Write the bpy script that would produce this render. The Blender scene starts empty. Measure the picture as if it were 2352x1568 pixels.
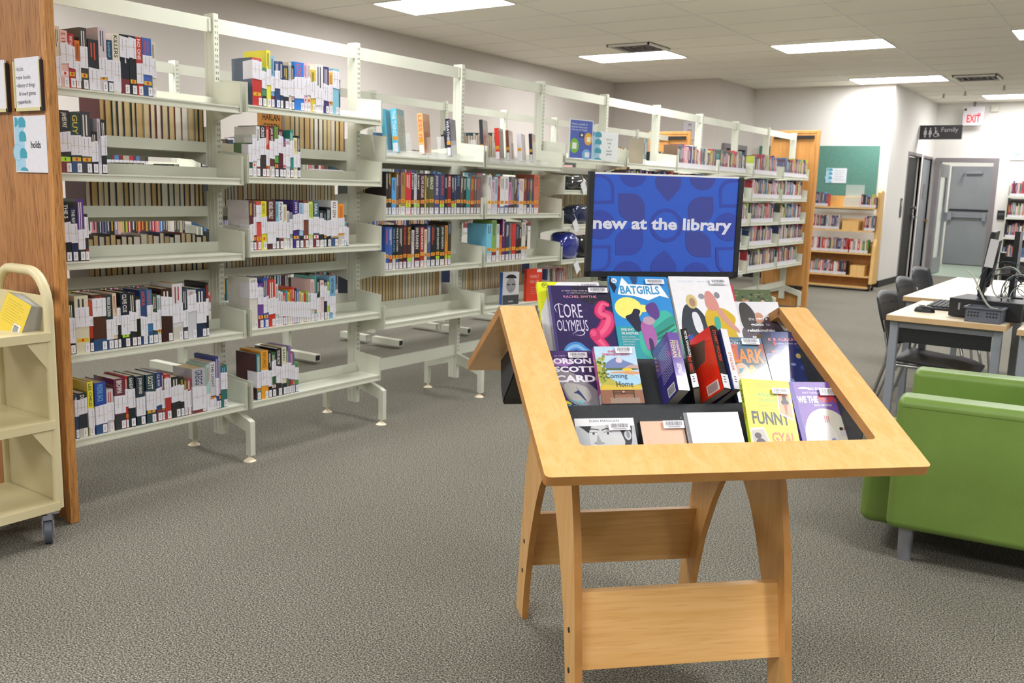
import bpy, bmesh, math, random
from mathutils import Matrix, Vector
C = bpy.context.scene.collection
sc = bpy.context.scene
PI = math.pi
# ---------------------------------------------------------------- camera
F_PX, PITCH, ROLL, YAW, CAM_H = 2103.76, 0.1655, 0.0296, 0.6052, 1.3238
fw = Vector((-math.sin(YAW)*math.cos(PITCH), math.cos(YAW)*math.cos(PITCH), -math.sin(PITCH)))
rt = Vector((math.cos(YAW), math.sin(YAW), 0)); upv = rt.cross(fw)
rt2 = rt*math.cos(ROLL) + upv*math.sin(ROLL); up2 = upv*math.cos(ROLL) - rt*math.sin(ROLL)
cam = bpy.data.cameras.new('camera'); camo = bpy.data.objects.new('camera', cam); C.objects.link(camo)
camo.matrix_world = Matrix(((rt2.x, up2.x, -fw.x, 0), (rt2.y, up2.y, -fw.y, 0), (rt2.z, up2.z, -fw.z, CAM_H), (0, 0, 0, 1)))
cam.sensor_width = 36; cam.lens = F_PX/2352*36; cam.clip_start = 0.05; cam.clip_end = 100
cam.dof.use_dof = True; cam.dof.focus_distance = 2.5; cam.dof.aperture_fstop = 8.0
sc.camera = camo
# ---------------------------------------------------------------- world, exposure
w = bpy.data.worlds.new('world'); sc.world = w; w.use_nodes = True
w.node_tree.nodes['Background'].inputs[0].default_value = (1.0, 0.97, 0.93, 1)
w.node_tree.nodes['Background'].inputs[1].default_value = 0.22
sc.view_settings.view_transform = 'Standard'; sc.view_settings.look = 'None'
sc.view_settings.exposure = 0.5; sc.view_settings.gamma = 1.0; sc.view_settings.use_curve_mapping = False
LAMP = 21.0
# ---------------------------------------------------------------- helpers
def lin(c):
    c = c/255.0
    return c/12.92 if c <= .04045 else ((c+.055)/1.055)**2.4
def H(s): return (lin(int(s[0:2], 16)), lin(int(s[2:4], 16)), lin(int(s[4:6], 16)), 1.0)
def new_mat(name, rough=.5, spec=.5, metal=0.0, coat=0.0):
    m = bpy.data.materials.new(name); m.use_nodes = True
    b = m.node_tree.nodes['Principled BSDF']
    b.inputs['Roughness'].default_value = rough; b.inputs['Metallic'].default_value = metal
    b.inputs['Specular IOR Level'].default_value = spec; b.inputs['Coat Weight'].default_value = coat
    b.inputs['Coat Roughness'].default_value = .12
    return m, m.node_tree, b
def attr_mat(name, rough, spec=.5, coat=0.0, bump=0.0):
    m, nt, b = new_mat(name, rough, spec, 0, coat)
    a = nt.nodes.new('ShaderNodeAttribute'); a.attribute_name = 'Col'
    nz = nt.nodes.new('ShaderNodeTexNoise'); nz.inputs['Scale'].default_value = 60
    tc = nt.nodes.new('ShaderNodeTexCoord'); nt.links.new(tc.outputs['Object'], nz.inputs['Vector'])
    mx = nt.nodes.new('ShaderNodeMixRGB'); mx.blend_type = 'MULTIPLY'; mx.inputs[0].default_value = .12
    nt.links.new(a.outputs['Color'], mx.inputs[1]); nt.links.new(nz.outputs['Fac'], mx.inputs[2])
    nt.links.new(mx.outputs[0], b.inputs['Base Color'])
    if bump:
        bp = nt.nodes.new('ShaderNodeBump'); bp.inputs['Strength'].default_value = bump; bp.inputs['Distance'].default_value = .002
        n2 = nt.nodes.new('ShaderNodeTexNoise'); n2.inputs['Scale'].default_value = 25
        nt.links.new(tc.outputs['Object'], n2.inputs['Vector']); nt.links.new(n2.outputs['Fac'], bp.inputs['Height']); nt.links.new(bp.outputs[0], b.inputs['Normal'])
    return m
def noise_mat(name, c1, c2, scale=8, rough=.5, spec=.5, stretch=(1, 1, 1), detail=3, bump=0, bscale=None, coat=0, metal=0, contrast=(.35, .65)):
    m, nt, b = new_mat(name, rough, spec, metal, coat)
    tc = nt.nodes.new('ShaderNodeTexCoord'); mp = nt.nodes.new('ShaderNodeMapping'); mp.inputs['Scale'].default_value = stretch
    nz = nt.nodes.new('ShaderNodeTexNoise'); nz.inputs['Scale'].default_value = scale; nz.inputs['Detail'].default_value = detail
    cr = nt.nodes.new('ShaderNodeValToRGB'); cr.color_ramp.elements[0].color = H(c1); cr.color_ramp.elements[1].color = H(c2)
    cr.color_ramp.elements[0].position = contrast[0]; cr.color_ramp.elements[1].position = contrast[1]
    nt.links.new(tc.outputs['Object'], mp.inputs[0]); nt.links.new(mp.outputs[0], nz.inputs['Vector'])
    nt.links.new(nz.outputs['Fac'], cr.inputs[0]); nt.links.new(cr.outputs[0], b.inputs['Base Color'])
    if bump:
        bp = nt.nodes.new('ShaderNodeBump'); bp.inputs['Strength'].default_value = bump; bp.inputs['Distance'].default_value = .004
        n2 = nt.nodes.new('ShaderNodeTexNoise'); n2.inputs['Scale'].default_value = bscale or scale
        nt.links.new(mp.outputs[0], n2.inputs['Vector']); nt.links.new(n2.outputs['Fac'], bp.inputs['Height']); nt.links.new(bp.outputs[0], b.inputs['Normal'])
    return m
def wood_mat(name, c1, c2, c3, along, rough=.4, coat=.1, fine=1.0, strong=.5):
    """grain along an axis: noise squeezed across it, plus slow figure"""
    m, nt, b = new_mat(name, rough, .4, 0, coat)
    tc = nt.nodes.new('ShaderNodeTexCoord')
    st = {'x': (1.2, 22, 22), 'y': (22, 1.2, 22), 'z': (22, 22, 1.2)}[along]
    mp = nt.nodes.new('ShaderNodeMapping'); mp.inputs['Scale'].default_value = [v*fine for v in st]
    n1 = nt.nodes.new('ShaderNodeTexNoise'); n1.inputs['Scale'].default_value = 2.2; n1.inputs['Detail'].default_value = 6; n1.inputs['Distortion'].default_value = .6
    n2 = nt.nodes.new('ShaderNodeTexNoise'); n2.inputs['Scale'].default_value = 9; n2.inputs['Detail'].default_value = 3
    cr = nt.nodes.new('ShaderNodeValToRGB'); cr.color_ramp.elements[0].color = H(c1); cr.color_ramp.elements[1].color = H(c2)
    cr.color_ramp.elements[0].position = .3; cr.color_ramp.elements[1].position = .62
    c2r = nt.nodes.new('ShaderNodeValToRGB'); c2r.color_ramp.elements[0].position = .34; c2r.color_ramp.elements[1].position = .48
    c2r.color_ramp.elements[0].color = (1, 1, 1, 1); c2r.color_ramp.elements[1].color = (0, 0, 0, 1)
    mx = nt.nodes.new('ShaderNodeMixRGB'); mx.inputs[2].default_value = H(c3)
    mt = nt.nodes.new('ShaderNodeMath'); mt.operation = 'MULTIPLY'; mt.inputs[1].default_value = strong
    nt.links.new(tc.outputs['Object'], mp.inputs[0]); nt.links.new(mp.outputs[0], n1.inputs['Vector']); nt.links.new(mp.outputs[0], n2.inputs['Vector'])
    nt.links.new(n1.outputs['Fac'], cr.inputs[0]); nt.links.new(n2.outputs['Fac'], c2r.inputs[0]); nt.links.new(c2r.outputs[0], mt.inputs[0])
    nt.links.new(mt.outputs[0], mx.inputs[0]); nt.links.new(cr.outputs[0], mx.inputs[1]); nt.links.new(mx.outputs[0], b.inputs['Base Color'])
    return m
M = {}
M['print'] = attr_mat('coated_paper', .38, .4, .08)
M['gloss'] = attr_mat('plastic_jacket', .12, .5, 1.0, .12)
M['matte'] = attr_mat('matte_paper', .8, .2)
M['pages'] = attr_mat('page_edges', .9, .1)
M['plastic'] = attr_mat('moulded_plastic', .4, .5)
M['steel'] = noise_mat('shelf_paint', 'd0d2c2', 'd7d9ca', 3, .42, .45)
M['steel_dark'] = noise_mat('shelf_shadow_slot', '3c3f34', '34372e', 8, .7)
M['wall'] = noise_mat('wall_paint', 'c9c2bb', 'cec7c1', 1.5, .85, .2, bump=.05, bscale=120)
M['wall_light'] = noise_mat('wall_paint_light', 'e2dfda', 'e6e3de', 1.5, .8, .2, bump=.05, bscale=120)
M['ceiling'] = noise_mat('ceiling_tile', 'f2eee0', 'f8f4e8', 160, .9, .1, detail=4, bump=.15)
M['tbar'] = noise_mat('ceiling_grid_paint', 'eceae0', 'f0eee6', 4, .5)
M['maple'] = wood_mat('maple_laminate', 'e2ae68', 'eabb7c', 'd39e56', 'y', .38, .12, .8, .35)
M['maple_v'] = wood_mat('maple_leg', 'd9a45f', 'e4b271', 'c98f48', 'z', .42, .08, .8, .3)
M['maple_h'] = wood_mat('maple_stretcher', 'dca761', 'e7b675', 'cc9450', 'x', .42, .08, .8, .4)
M['maple_edge'] = noise_mat('maple_edge', 'b07a3c', 'bd8646', 12, .5)
M['oak'] = wood_mat('oak_veneer', '9c6636', 'b27c48', '744420', 'z', .45, .05, 1.0, .8)
M['oak_edge'] = wood_mat('oak_solid_edge', 'b47a3e', 'c98f52', '8f5a2a', 'z', .45, .05, 1.6, .8)
M['oak_far'] = wood_mat('oak_board', 'bd8444', 'cf9654', 'a26c32', 'z', .5, 0, .6, .3)
M['birch'] = wood_mat('birch_board', 'd9ad68', 'e3ba78', 'c79a58', 'z', .5, 0, .6, .3)
M['black'] = noise_mat('black_plastic', '191b1e', '222427', 90, .45, .5)
M['tray'] = noise_mat('black_tray', '35373a', '3b3d40', 140, .6, .4)
M['cream'] = noise_mat('cream_enamel', 'd3c79b', 'dbcfa6', 3, .38, .5)
M['green'] = noise_mat('green_vinyl', '6c893c', '739042', 5, .42, .5, bump=.12, bscale=160)
M['alum'] = noise_mat('brushed_aluminium', '9a9ca6', 'a5a7b0', 6, .4, metal=.6)
M['chrome'] = noise_mat('chrome', 'b8babc', 'c0c2c4', 6, .18, metal=1.0)
M['legpaint'] = noise_mat('grey_leg_paint', '8d929b', '959aa3', 6, .45)
M['laminate'] = noise_mat('table_laminate', 'f0dfc2', 'f4e5ca', 30, .35, .5)
M['lamedge'] = noise_mat('table_edge', 'd0ad80', 'd8b588', 20, .5)
M['chairpl'] = noise_mat('chair_plastic', '1f2226', '24272b', 60, .5)
M['doorgrey'] = noise_mat('door_grey', '85888d', '8b8e93', 2, .5)
M['frame'] = noise_mat('door_frame_grey', '7c7678', '827c7e', 3, .5)
M['doordark'] = noise_mat('dark_door_and_opening', '191615', '1f1b1a', 4, .6)  # near black, also used for the shade inside the washroom doorway
M['green_board'] = noise_mat('green_tackboard', '5a8579', '628d81', 70, .9, .1)
M['rubber'] = noise_mat('grey_rubber', '4a4e58', '525660', 20, .5)
def emis(name, col, st):
    m = bpy.data.materials.new(name); m.use_nodes = True; nt = m.node_tree; nt.nodes.clear()
    o = nt.nodes.new('ShaderNodeOutputMaterial'); e = nt.nodes.new('ShaderNodeEmission')
    e.inputs[0].default_value = col; e.inputs[1].default_value = st; nt.links.new(e.outputs[0], o.inputs[0]); return m
M['lamp'] = emis('lamp_diffuser', (1.0, .995, 1.0, 1), LAMP)
def glass(name, rough=.05, tint=(.93, .96, .95, 1), alpha=.25):
    m, nt, b = new_mat(name, rough, .5); b.inputs['Base Color'].default_value = tint; b.inputs['Alpha'].default_value = alpha; return m
M['acrylic'] = glass('clear_acrylic', .08, (.92, .94, .93, 1), .28)
M['pane'] = glass('door_glass', .05, (.75, .82, .8, 1), .35)
# carpet
def carpet():
    m, nt, b = new_mat('loop_carpet', .95, .1)
    tc = nt.nodes.new('ShaderNodeTexCoord')
    a = nt.nodes.new('ShaderNodeTexNoise'); a.inputs['Scale'].default_value = 190; a.inputs['Detail'].default_value = 3; a.inputs['Roughness'].default_value = .7
    v = nt.nodes.new('ShaderNodeTexVoronoi'); v.inputs['Scale'].default_value = 210
    g = nt.nodes.new('ShaderNodeTexNoise'); g.inputs['Scale'].default_value = .9
    cr = nt.nodes.new('ShaderNodeValToRGB'); e = cr.color_ramp.elements
    e[0].position = .36; e[0].color = H('31332f'); e[1].position = .65; e[1].color = H('c4bcb0')
    e2 = cr.color_ramp.elements.new(.5); e2.color = H('76756c')
    c2 = nt.nodes.new('ShaderNodeValToRGB'); c2.color_ramp.elements[0].color = H('dcdcd4'); c2.color_ramp.elements[1].color = (1, 1, 1, 1)
    mx = nt.nodes.new('ShaderNodeMixRGB'); mx.blend_type = 'MULTIPLY'; mx.inputs[0].default_value = 1
    bp = nt.nodes.new('ShaderNodeBump'); bp.inputs['Strength'].default_value = .6; bp.inputs['Distance'].default_value = .004
    for n in (a, v, g): nt.links.new(tc.outputs['Object'], n.inputs['Vector'])
    nt.links.new(a.outputs['Fac'], cr.inputs[0]); nt.links.new(g.outputs['Fac'], c2.inputs[0])
    nt.links.new(cr.outputs[0], mx.inputs[1]); nt.links.new(c2.outputs[0], mx.inputs[2]); nt.links.new(mx.outputs[0], b.inputs['Base Color'])
    nt.links.new(v.outputs['Distance'], bp.inputs['Height']); nt.links.new(bp.outputs[0], b.inputs['Normal'])
    return m
M['carpet'] = carpet()
# ---- text outlines from the built-in font, cached
_tc = {}
def glyphs(s, bold=0.0):
    k = (s, bold)
    if k in _tc: return _tc[k]
    cu = bpy.data.curves.new('t', 'FONT'); cu.body = s; cu.size = 1; cu.offset = bold; cu.resolution_u = 2; cu.fill_mode = 'BOTH'
    ob = bpy.data.objects.new('t', cu); C.objects.link(ob)
    me = bpy.data.meshes.new_from_object(ob.evaluated_get(bpy.context.evaluated_depsgraph_get()))
    vs = [(v.co.x, v.co.y) for v in me.vertices]; fs = []
    for p in me.polygons:
        if p.normal.z >= 0: fs.append(tuple(p.vertices))
        else: fs.append(tuple(reversed(p.vertices)))
    bpy.data.objects.remove(ob); bpy.data.meshes.remove(me); bpy.data.curves.remove(cu)
    if not vs: vs = [(0, 0)]
    x0 = min(v[0] for v in vs); x1 = max(v[0] for v in vs); y0 = min(v[1] for v in vs); y1 = max(v[1] for v in vs)
    r = ([((v[0]-x0)/max(x1-x0, 1e-6), (v[1]-y0)/max(y1-y0, 1e-6)) for v in vs], fs, (x1-x0)/max(y1-y0, 1e-6))
    _tc[k] = r; return r
class MB:
    def __init__(s, M0=None): s.v = []; s.f = []; s.c = []; s.mi = []; s.M = M0; s.smooth = []
    def add(s, vs, fs, col='ffffff', mi=0, sm=False):
        b = len(s.v)
        s.v += [tuple(s.M @ Vector(v)) if s.M is not None else tuple(v) for v in vs]
        cc = H(col) if isinstance(col, str) else col
        for f in fs: s.f.append(tuple(i+b for i in f)); s.c.append(cc); s.mi.append(mi); s.smooth.append(sm)
        return s
    def box(s, x0, x1, y0, y1, z0, z1, col='ffffff', mi=0):
        vs = [(x, y, z) for z in (z0, z1) for y in (y0, y1) for x in (x0, x1)]
        return s.add(vs, [(0, 2, 3, 1), (4, 5, 7, 6), (0, 1, 5, 4), (2, 6, 7, 3), (0, 4, 6, 2), (1, 3, 7, 5)], col, mi)
    def prism(s, poly, axis, a, b, col='ffffff', mi=0):
        """poly of 2D points extruded along an axis: x: (y,z)  y: (x,z)  z: (x,y)"""
        def P(p, t): return {'x': (t, p[0], p[1]), 'y': (p[0], t, p[1]), 'z': (p[0], p[1], t)}[axis]
        n = len(poly); vs = [P(p, a) for p in poly]+[P(p, b) for p in poly]
        fs = [tuple(range(n)), tuple(reversed(range(n, 2*n)))]+[(i, i+n, (i+1) % n+n, (i+1) % n) for i in range(n)]
        return s.add(vs, fs, col, mi)
    def tube(s, pts, r, seg=8, col='ffffff', mi=0, closed=False):
        pts = [Vector(p) for p in pts]; n = len(pts); rings = []
        pr = None
        for i, p in enumerate(pts):
            t = (pts[min(i+1, n-1)]-pts[max(i-1, 0)]).normalized()
            if pr is None: a = t.orthogonal().normalized()
            else: a = (pr - t*pr.dot(t)).normalized()
            pr = a; b_ = t.cross(a); rr = r[i] if isinstance(r, (list, tuple)) else r
            rings.append([tuple(p+a*math.cos(2*PI*k/seg)*rr+b_*math.sin(2*PI*k/seg)*rr) for k in range(seg)])
        vs = [v for rg in rings for v in rg]
        fs = [(i*seg+k, i*seg+(k+1) % seg, (i+1)*seg+(k+1) % seg, (i+1)*seg+k) for i in range(n-1) for k in range(seg)]
        s.add(vs, fs, col, mi, True)
        s.add(rings[0], [tuple(reversed(range(seg)))], col, mi); s.add(rings[-1], [tuple(range(seg))], col, mi)
        return s
    def cyl(s, x, y, z0, z1, r, col='ffffff', seg=16, r1=None, mi=0):
        return s.tube([(x, y, z0), (x, y, z1)], [r, r if r1 is None else r1], seg, col, mi)
    def build(s, name, mat, parent=None, loc=None):
        me = bpy.data.meshes.new(name); me.from_pydata(s.v, [], s.f)
        mats = mat if isinstance(mat, (list, tuple)) else [mat]
        for m in mats: me.materials.append(m)
        at = me.color_attributes.new('Col', 'FLOAT_COLOR', 'CORNER'); arr = []
        for f, c in zip(s.f, s.c): arr += list(c)*len(f)
        at.data.foreach_set('color', arr)
        me.polygons.foreach_set('material_index', s.mi); me.polygons.foreach_set('use_smooth', s.smooth)
        me.update()
        o = bpy.data.objects.new(name, me); C.objects.link(o)
        if parent: o.parent = parent
        if loc: o.location = loc
        return o
class Art:
    """flat printing on a face: origin O, axes U (right), V (up), N (out)"""
    def __init__(s, mb, O, U, V, N): s.mb = mb; s.O = Vector(O); s.U = Vector(U); s.V = Vector(V); s.N = Vector(N); s.k = 1; s.off = 0.0
    def p(s, u, v, k=None):
        if s.off: v = max(v-s.off, 0.0)
        return tuple(s.O+s.U*u+s.V*v+s.N*(.00006*(s.k if k is None else k)))
    def poly(s, pts, col, k=None):
        s.mb.add([s.p(u, v, k) for u, v in pts], [tuple(range(len(pts)))], col)
        if k is None: s.k += 1
        return s
    def rect(s, u0, v0, u1, v1, col, k=None): return s.poly([(u0, v0), (u1, v0), (u1, v1), (u0, v1)], col, k)
    def sm(s, pts, col, it=3):
        for _ in range(it):
            q = []
            for a_, b_ in zip(pts, pts[1:]+pts[:1]): q += [(a_[0]*.78+b_[0]*.22, a_[1]*.78+b_[1]*.22), (a_[0]*.22+b_[0]*.78, a_[1]*.22+b_[1]*.78)]
            pts = q
        return s.poly(pts, col)
    def ell(s, u, v, ru, rv, col, n=20, a0=0, a1=2*PI, k=None):
        return s.poly([(u+ru*math.cos(a0+(a1-a0)*i/n), v+rv*math.sin(a0+(a1-a0)*i/n)) for i in range(n)], col, k)
    def ring(s, u, v, ro, ri, col, n=28, sq=1.0):
        vs = []; fs = []
        for i in range(n):
            a = 2*PI*i/n; vs += [s.p(u+ro*math.cos(a), v+ro*sq*math.sin(a)), s.p(u+ri*math.cos(a), v+ri*sq*math.sin(a))]
        for i in range(n): j = (i+1) % n; fs.append((2*i, 2*j, 2*j+1, 2*i+1))
        s.mb.add(vs, fs, col); s.k += 1; return s
    def txt(s, t, u, v, w_, h, col, bold=0.0, rot=0):
        """fit text to box; rot=1 reads top to bottom"""
        g, fs, asp = glyphs(t, bold)
        if rot: vs = [s.p(u+y*w_, v+h-x*h) for x, y in g]
        else: vs = [s.p(u+x*w_, v+y*h) for x, y in g]
        s.mb.add(vs, fs, col); s.k += 1; return s
    def ctxt(s, t, uc, v, h, col, bold=0.0, maxw=None, squeeze=1.0):
        g, fs, asp = glyphs(t, bold); w_ = asp*h*squeeze
        if maxw and w_ > maxw: w_ = maxw
        return s.txt(t, uc-w_/2, v, w_, h, col, bold)
def thing(name, label, cat, loc=(0, 0, 0), rotz=0, group=None):
    o = bpy.data.objects.new(name, None); C.objects.link(o); o.empty_display_size = .05
    o.location = loc; o.rotation_euler = (0, 0, rotz); o['label'] = label; o['category'] = cat
    if group: o['group'] = group
    return o
def tag(o, label, cat, group=None, kind=None):
    o['label'] = label; o['category'] = cat
    if group: o['group'] = group
    if kind: o['kind'] = kind
    return o
def struct(o): o['kind'] = 'structure'; return o
def bevel(o, wd=.003, seg=2):
    b = o.modifiers.new('bevel', 'BEVEL'); b.width = wd; b.segments = seg; b.limit_method = 'ANGLE'; b.angle_limit = .6; return o
# ================================================================ the room
CH = 3.0
struct(MB().box(-9, 6, -6, 23, -.05, 0).build('floor', M['carpet']))
struct(MB().box(-9, 6, -6, 23, CH, CH+.05).build('ceiling', M['ceiling']))
g = MB()
x = -7.4
LX = -5.66
k = -2
while LX-.61+1.22*k < 6:
    xx = LX-.61+1.22*k
    if xx > -7.2: g.box(xx-.012, xx+.012, -3, 17.74, CH-.004, CH-.0005)
    k += 1
yy = 6.6-.61*15
while yy < 17.7:
    g.box(-7.19, 6, yy-.012, yy+.012, CH-.0035, CH-.0006); yy += .61
struct(g.build('trim_1', M['tbar']))
struct(MB().box(-7.3, -7.2, -6, 13.15, 0, CH).build('wall_left', M['wall']))
struct(MB().box(-7.2, -5.6, 13.05, 13.15, 0, CH).build('wall_back', M['wall']))
struct(MB().box(-5.6, -5.5, 13.05, 14.7, 0, CH).build('wall_jog', M['wall']))
struct(MB().box(-5.5, -3.37, 14.6, 14.7, 0, CH).build('wall_noticeboard', M['wall_light']))
# corridor-side wall with two door openings
wl = MB()
for a, b, z0, z1 in ((14.7, 15.87, 0, CH), (15.87, 16.80, 2.04, CH), (16.80, 17.01, 0, CH), (17.01, 17.71, 2.04, CH), (17.71, 17.85, 0, CH)):
    wl.box(-3.47, -3.37, a, b, z0, z1)
struct(wl.build('wall_washroom', M['wall_light']))
we = MB()
we.box(-3.37, -3.31, 17.75, 17.85, 0, CH).box(-3.31, -2.31, 17.75, 17.85, 2.0, CH).box(-2.31, 6, 17.75, 17.85, 0, CH)
struct(we.build('wall_exit', M['wall_light']))
struct(MB().box(-4.3, -4.2, 17.85, 21.6, 0, CH).box(-2.1, -2.0, 17.85, 21.6, 0, CH).box(-4.2, -3.65, 21.3, 21.4, 0, CH).box(-2.85, -2.1, 21.3, 21.4, 0, CH).box(-3.65, -2.85, 21.3, 21.4, 2.05, CH).build('wall_vestibule', M['wall_light']))
struct(MB().box(-5.5, -3.37, 14.585, 14.6, 0, .1).box(-3.37, -3.355, 14.585, 15.82, 0, .1).box(-2.26, 6, 17.735, 17.75, 0, .1).build('baseboard_far', M['black']))
struct(MB().box(-4.2, -2.1, 17.86, 21.3, 0, .004).build('floor_vestibule', noise_mat('green_vinyl_lit', 'a3b3a2', 'adbcab', 9, .35)))  # greenish vinyl, made paler so its colour carries the vestibule's light
# doors
d1 = struct(MB().box(-3.46, -3.42, 15.89, 16.78, .01, 2.02).build('door_1', M['doordark']))  # black leaf painted in for the dark interior behind the ajar door
MB().box(-3.40, -3.363, 15.82, 15.87, 0, 2.09).box(-3.40, -3.363, 16.80, 16.85, 0, 2.09).box(-3.40, -3.363, 15.87, 16.80, 2.04, 2.09).build('door_frame', M['frame'], d1)
h = MB().tube([(-3.42, 16.70, 1.04), (-3.33, 16.70, 1.04), (-3.33, 16.58, 1.04)], .011, 8).cyl(-3.40, 16.70, 1.0, 1.08, .028).tube([(-3.42, 16.70, 1.2), (-3.36, 16.70, 1.2)], .024, 10)
h.build('lever_handle', M['chrome'], d1)
d2 = struct(MB().box(-3.43, -3.39, 17.03, 17.69, .01, 2.02).build('door_2', M['doorgrey']))
MB().box(-3.40, -3.363, 16.97, 17.01, 0, 2.08).box(-3.40, -3.363, 17.71, 17.742, 0, 2.08).box(-3.40, -3.363, 17.01, 17.71, 2.04, 2.08).build('door_frame', M['frame'], d2)
MB().tube([(-3.39, 17.60, .97), (-3.33, 17.60, .97)], [.012, .03], 12).build('door_knob', noise_mat('brass', 'b08a50', 'c09a60', 5, .3, metal=.9), d2)
MB().box(-3.389, -3.38, 17.3, 17.42, 1.35, 1.6).build('door_plaque', M['frame'], d2)
fr = struct(MB().box(-3.31, -3.23, 17.71, 17.87, 0, 2.0).box(-2.39, -2.31, 17.71, 17.87, 0, 2.0).box(-3.31, -2.31, 17.71, 17.87, 2.0, 2.07).build('trim_2', M['frame']))
# exit door of the vestibule
d3 = struct(MB().box(-3.64, -2.86, 21.30, 21.35, .02, 2.04).build('door_3', M['doorgrey']))
MB().box(-3.60, -2.9, 21.24, 21.30, 1.0, 1.03).box(-3.62, -3.55, 21.22, 21.3, .94, 1.09).box(-2.97, -2.9, 21.22, 21.3, .94, 1.09).build('panic_bar', M['alum'], d3)
MB().box(-3.62, -2.88, 21.285, 21.3, 1.13, 1.17).build('door_seam', M['black'], d3)
MB().box(-3.35, -3.05, 21.22, 21.3, 1.9, 1.95).box(-3.42, -3.39, 21.0, 21.29, 1.88, 1.90).build('door_closer', M['alum'], d3)
# open glazed leaf, swung into the vestibule
lf = MB().box(-3.29, -3.25, 17.9, 18.02, .02, 1.98).box(-3.29, -3.25, 18.6, 18.78, .02, 1.98).box(-3.29, -3.25, 18.02, 18.6, 1.75, 1.98).box(-3.29, -3.25, 18.02, 18.6, .02, .3)
d4 = struct(lf.build('door_4', M['doorgrey']))
MB().box(-3.275, -3.265, 18.02, 18.6, .3, 1.75).build('glass_pane', M['pane'], d4)
MB().box(-3.25, -3.19, 18.68, 18.72, .95, 1.12).build('push_plate', M['alum'], d4)
# dark door on the jog wall seen through the racks
d5 = struct(MB().box(-5.50, -5.47, 13.42, 14.2, .01, 2.02).build('door_5', M['doordark']))
MB().box(-5.50, -5.45, 13.35, 13.42, 0, 2.09).box(-5.50, -5.45, 14.2, 14.27, 0, 2.09).box(-5.50, -5.45, 13.42, 14.2, 2.02, 2.09).build('door_frame', M['frame'], d5)
# ---------------------------------------------------------------- ceiling lights
def light(x, y, label, wx=1.2, wy=.6, grp=None):
    t = thing('ceiling_light', label, 'ceiling light', (x, y, CH), 0, grp or 'recessed ceiling light panels')
    MB().box(-wx/2-.012, wx/2+.012, -wy/2-.012, -wy/2, -.012, -.001).box(-wx/2-.012, wx/2+.012, wy/2, wy/2+.012, -.012, -.001).box(-wx/2-.012, -wx/2, -wy/2, wy/2, -.012, -.001).box(wx/2, wx/2+.012, -wy/2, wy/2, -.012, -.001).build('light_frame', M['tbar'], t)
    # slightly dished lens
    n = 6; vs = []; fs = []
    for i in range(n+1):
        for j in range(n+1):
            u = i/n*2-1; v = j/n*2-1
            vs.append((u*wx/2, v*wy/2, -.006-.012*(1-u**4)*(1-v**4)))
    for i in range(n):
        for j in range(n):
            a = i*(n+1)+j; fs.append((a, a+1, a+n+2, a+n+1))
    m = MB(); m.add(vs, fs); m.build('light_diffuser', M['lamp'], t)
light(-5.66, 6.9, 'glowing ceiling panel above the tall shelves, largest one cut by the top edge')
light(-5.63, 10.6, 'glowing ceiling panel beside the dark square air vent over the rear shelf row')
light(-3.2, 10.75, 'long glowing ceiling panel in the open, between the two air vents')
light(-3.22, 14.05, 'glowing ceiling panel in front of the bright wall corner')
light(-1.9, 16.8, 'farthest glowing ceiling panel, nearest the exit sign')
for (x, y) in ((-3.2, 7.1), (-.78, 10.75), (-.78, 7.1), (-5.66, 3.25), (-3.2, 3.3), (1.17, 2.42), (1.64, 7.1), (3.44, 2.42), (-5.66, -.4), (-3.2, -.4), (-.78, -.6), (.6, 14.2), (1.64, -.6)):
    light(x, y, 'lit ceiling panel above the aisle, outside the picture', grp='unseen ceiling panels')
light(-3.0, 19.6, 'added unseen ceiling panel brightening the vestibule', .75, .75)  # unseen lamp, added to brighten the vestibule
def vent(x, y, label):
    t = thing('air_vent', label, 'air vent', (x, y, CH), 0, 'square ceiling air vents')
    MB().box(-.28, .28, -.28, .28, -.006, -.001).build('vent_recess', M['doordark'], t)
    for i in range(4):
        r = .27-.07*i
        b = MB()
        for s1, s2, s3, s4 in ((-r, r, -r, -r+.018), (-r, r, r-.018, r), (-r, -r+.018, -r, r), (r-.018, r, -r, r)): b.box(s1, s2, s3, s4, -.03+.005*i, -.006)
        b.build('louvre', M['tbar'] if i == 0 else M['frame'], t)
vent(-5.2, 9.93, 'dark square air vent behind the second ceiling panel from the left')
vent(-2.22, 14.12, 'dark square air vent right of the panel by the wall corner')
for i, (x, y, l) in enumerate(((-2.65, 15.9, 'small sprinkler head above the black family sign'), (-2.04, 15.3, 'small sprinkler head near the right air vent'), (-3.0, 16.15, 'small sprinkler head close to the washroom wall'))):
    o = MB().cyl(0, 0, -.06, -.001, .015, 'b8b4a8').cyl(0, 0, -.065, -.058, .03, 'b8b4a8').build('sprinkler_head', M['plastic'], None, (x, y, CH)); tag(o, l, 'sprinkler')
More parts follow.
